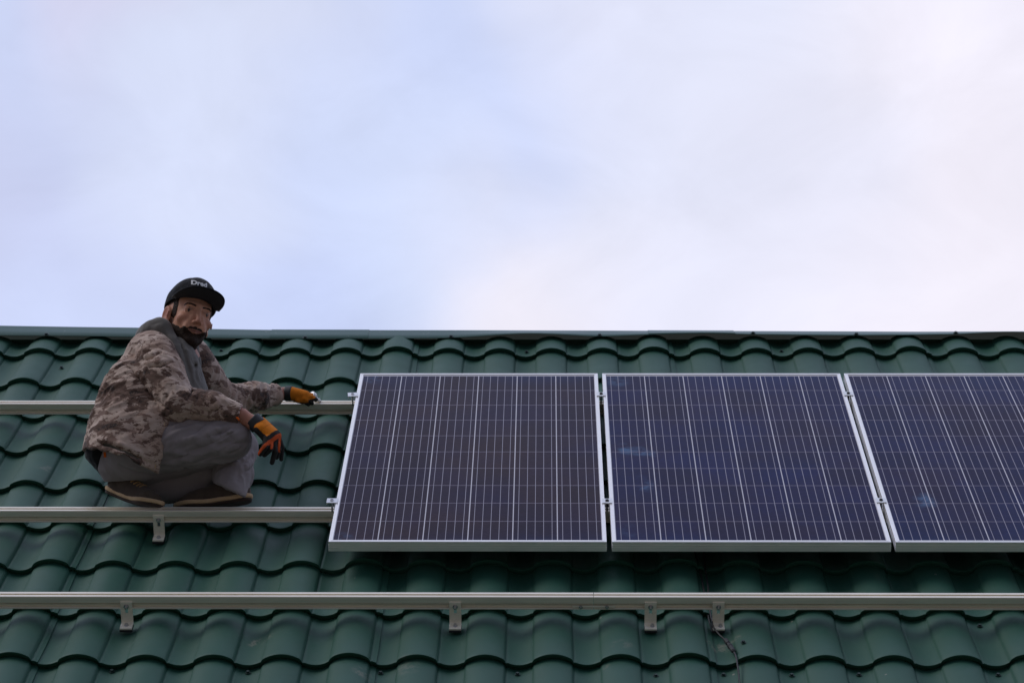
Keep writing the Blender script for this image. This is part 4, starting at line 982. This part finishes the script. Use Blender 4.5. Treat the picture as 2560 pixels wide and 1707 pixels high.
# far hand grips the upper rail
wf, kf = JR(728, 984, .018), JR(762, 990, .010)
gf = SDF(mid(wf, kf) - .13, mid(wf, kf) + .13, .0028)
gf.cap(wf, kf, .029, .024, .01); gf.cap(JR(740, 992, 0), JR(768, 998, -.01), .020, .018, .015)
for a_, b_, c_, r_ in [((764, 990, .014), (778, 993, .004), (790, 999, -.018), .011), ((766, 985, .012), (781, 989, .000), (789, 998, -.026), .010), ((762, 997, .006), (774, 1002, -.010), (780, 1008, -.03), .0105), ((757, 1000, .0), (766, 1006, -.014), (771, 1011, -.034), .0098), ((745, 1000, .0), (757, 1003, -.008), (768, 1004, -.024), .0115)]:
    pp = [JR(*a_), JR(*b_), JR(*c_)]; gf.cap(mid(kf, pp[0], .4), pp[0], .016, r_ + .001, .006); gf.cap(pp[0], pp[1], r_ + .001, r_, .002); gf.cap(pp[1], pp[2], r_, r_ - .002, .002)
V_, F_ = gf.mesh()
def farcol(V_):
    axh = (kf - wf) / np.linalg.norm(kf - wf); t = (V_ - wf) @ axh / np.linalg.norm(kf - wf); up_ = RW @ np.array([0, 0, 1.]); h_ = (V_ - wf - np.outer((V_ - wf) @ axh, axh)) @ up_
    return np.where((h_ < -.018)[:, None] | ((t > 1.35) & (h_ < -.006))[:, None], DK, np.tile(OR * .9, (len(V_), 1)))
gg = glove_mesh(V_, F_, farcol); gg['label'] = 'orange glove reaching to the upper rail'
cf = SDF(wf - .09, wf + .09, .0028); c0_, c1_ = JR(714, 984, .016), JR(731, 984, .018); cf.cap(c0_, c1_, .0315, .032, 0)
for p_, s_ in ((c0_, -1), (c1_, 1)): cf.half(p_, (c1_ - c0_) * s_, .002)
V_, F_ = cf.mesh(); np_mesh('cuff', V_, F_, M_black, gg, relax=1)
q = MB(); q.tube([J(588, 1040, .095), J(594, 1045, .1), J(598, 1050, .1)], [.004, .0045, .003], 8); tag(q.build('cord_end', M_orange, jacket, True), 'orange cord end at the cuff')

# ---- the tool in his far hand: ratchet head and short shaft
to = empty('socket_wrench', tuple(JR(790, 996, -.02) + ORG), (0, 0, 0), 'small chrome wrench with a round head held by the orange glove on the upper rail', 'wrench')
def TL(px, py, n): return tuple(JR(px, py, n) - JR(790, 996, -.02))
a_, b_ = np.array(TL(783, 988, .0)), np.array(TL(799, 1002, -.035)); dr = (b_ - a_) / np.linalg.norm(b_ - a_)
q = MB(); q.tube([a_ - dr * .010, a_ - dr * .009, a_ + dr * .009, a_ + dr * .010], [.010, .014, .014, .010], 20); q.build('head', M_clamp, to, True)
q = MB(); q.tube([a_ + dr * .010, a_ + dr * .0115], [.0105, .0105], 20); q.build('ring', M_black, to)
q = MB(); q.tube([a_ + dr * .011, b_ - dr * .012, b_ - dr * .011, b_], [.0055, .0055, .0068, .0068], 14); q.build('shaft', M_clamp, to)
q = MB(); q.tube([b_, b_ + dr * .004], [.006, .006], 6); q.build('tip', M_black, to)
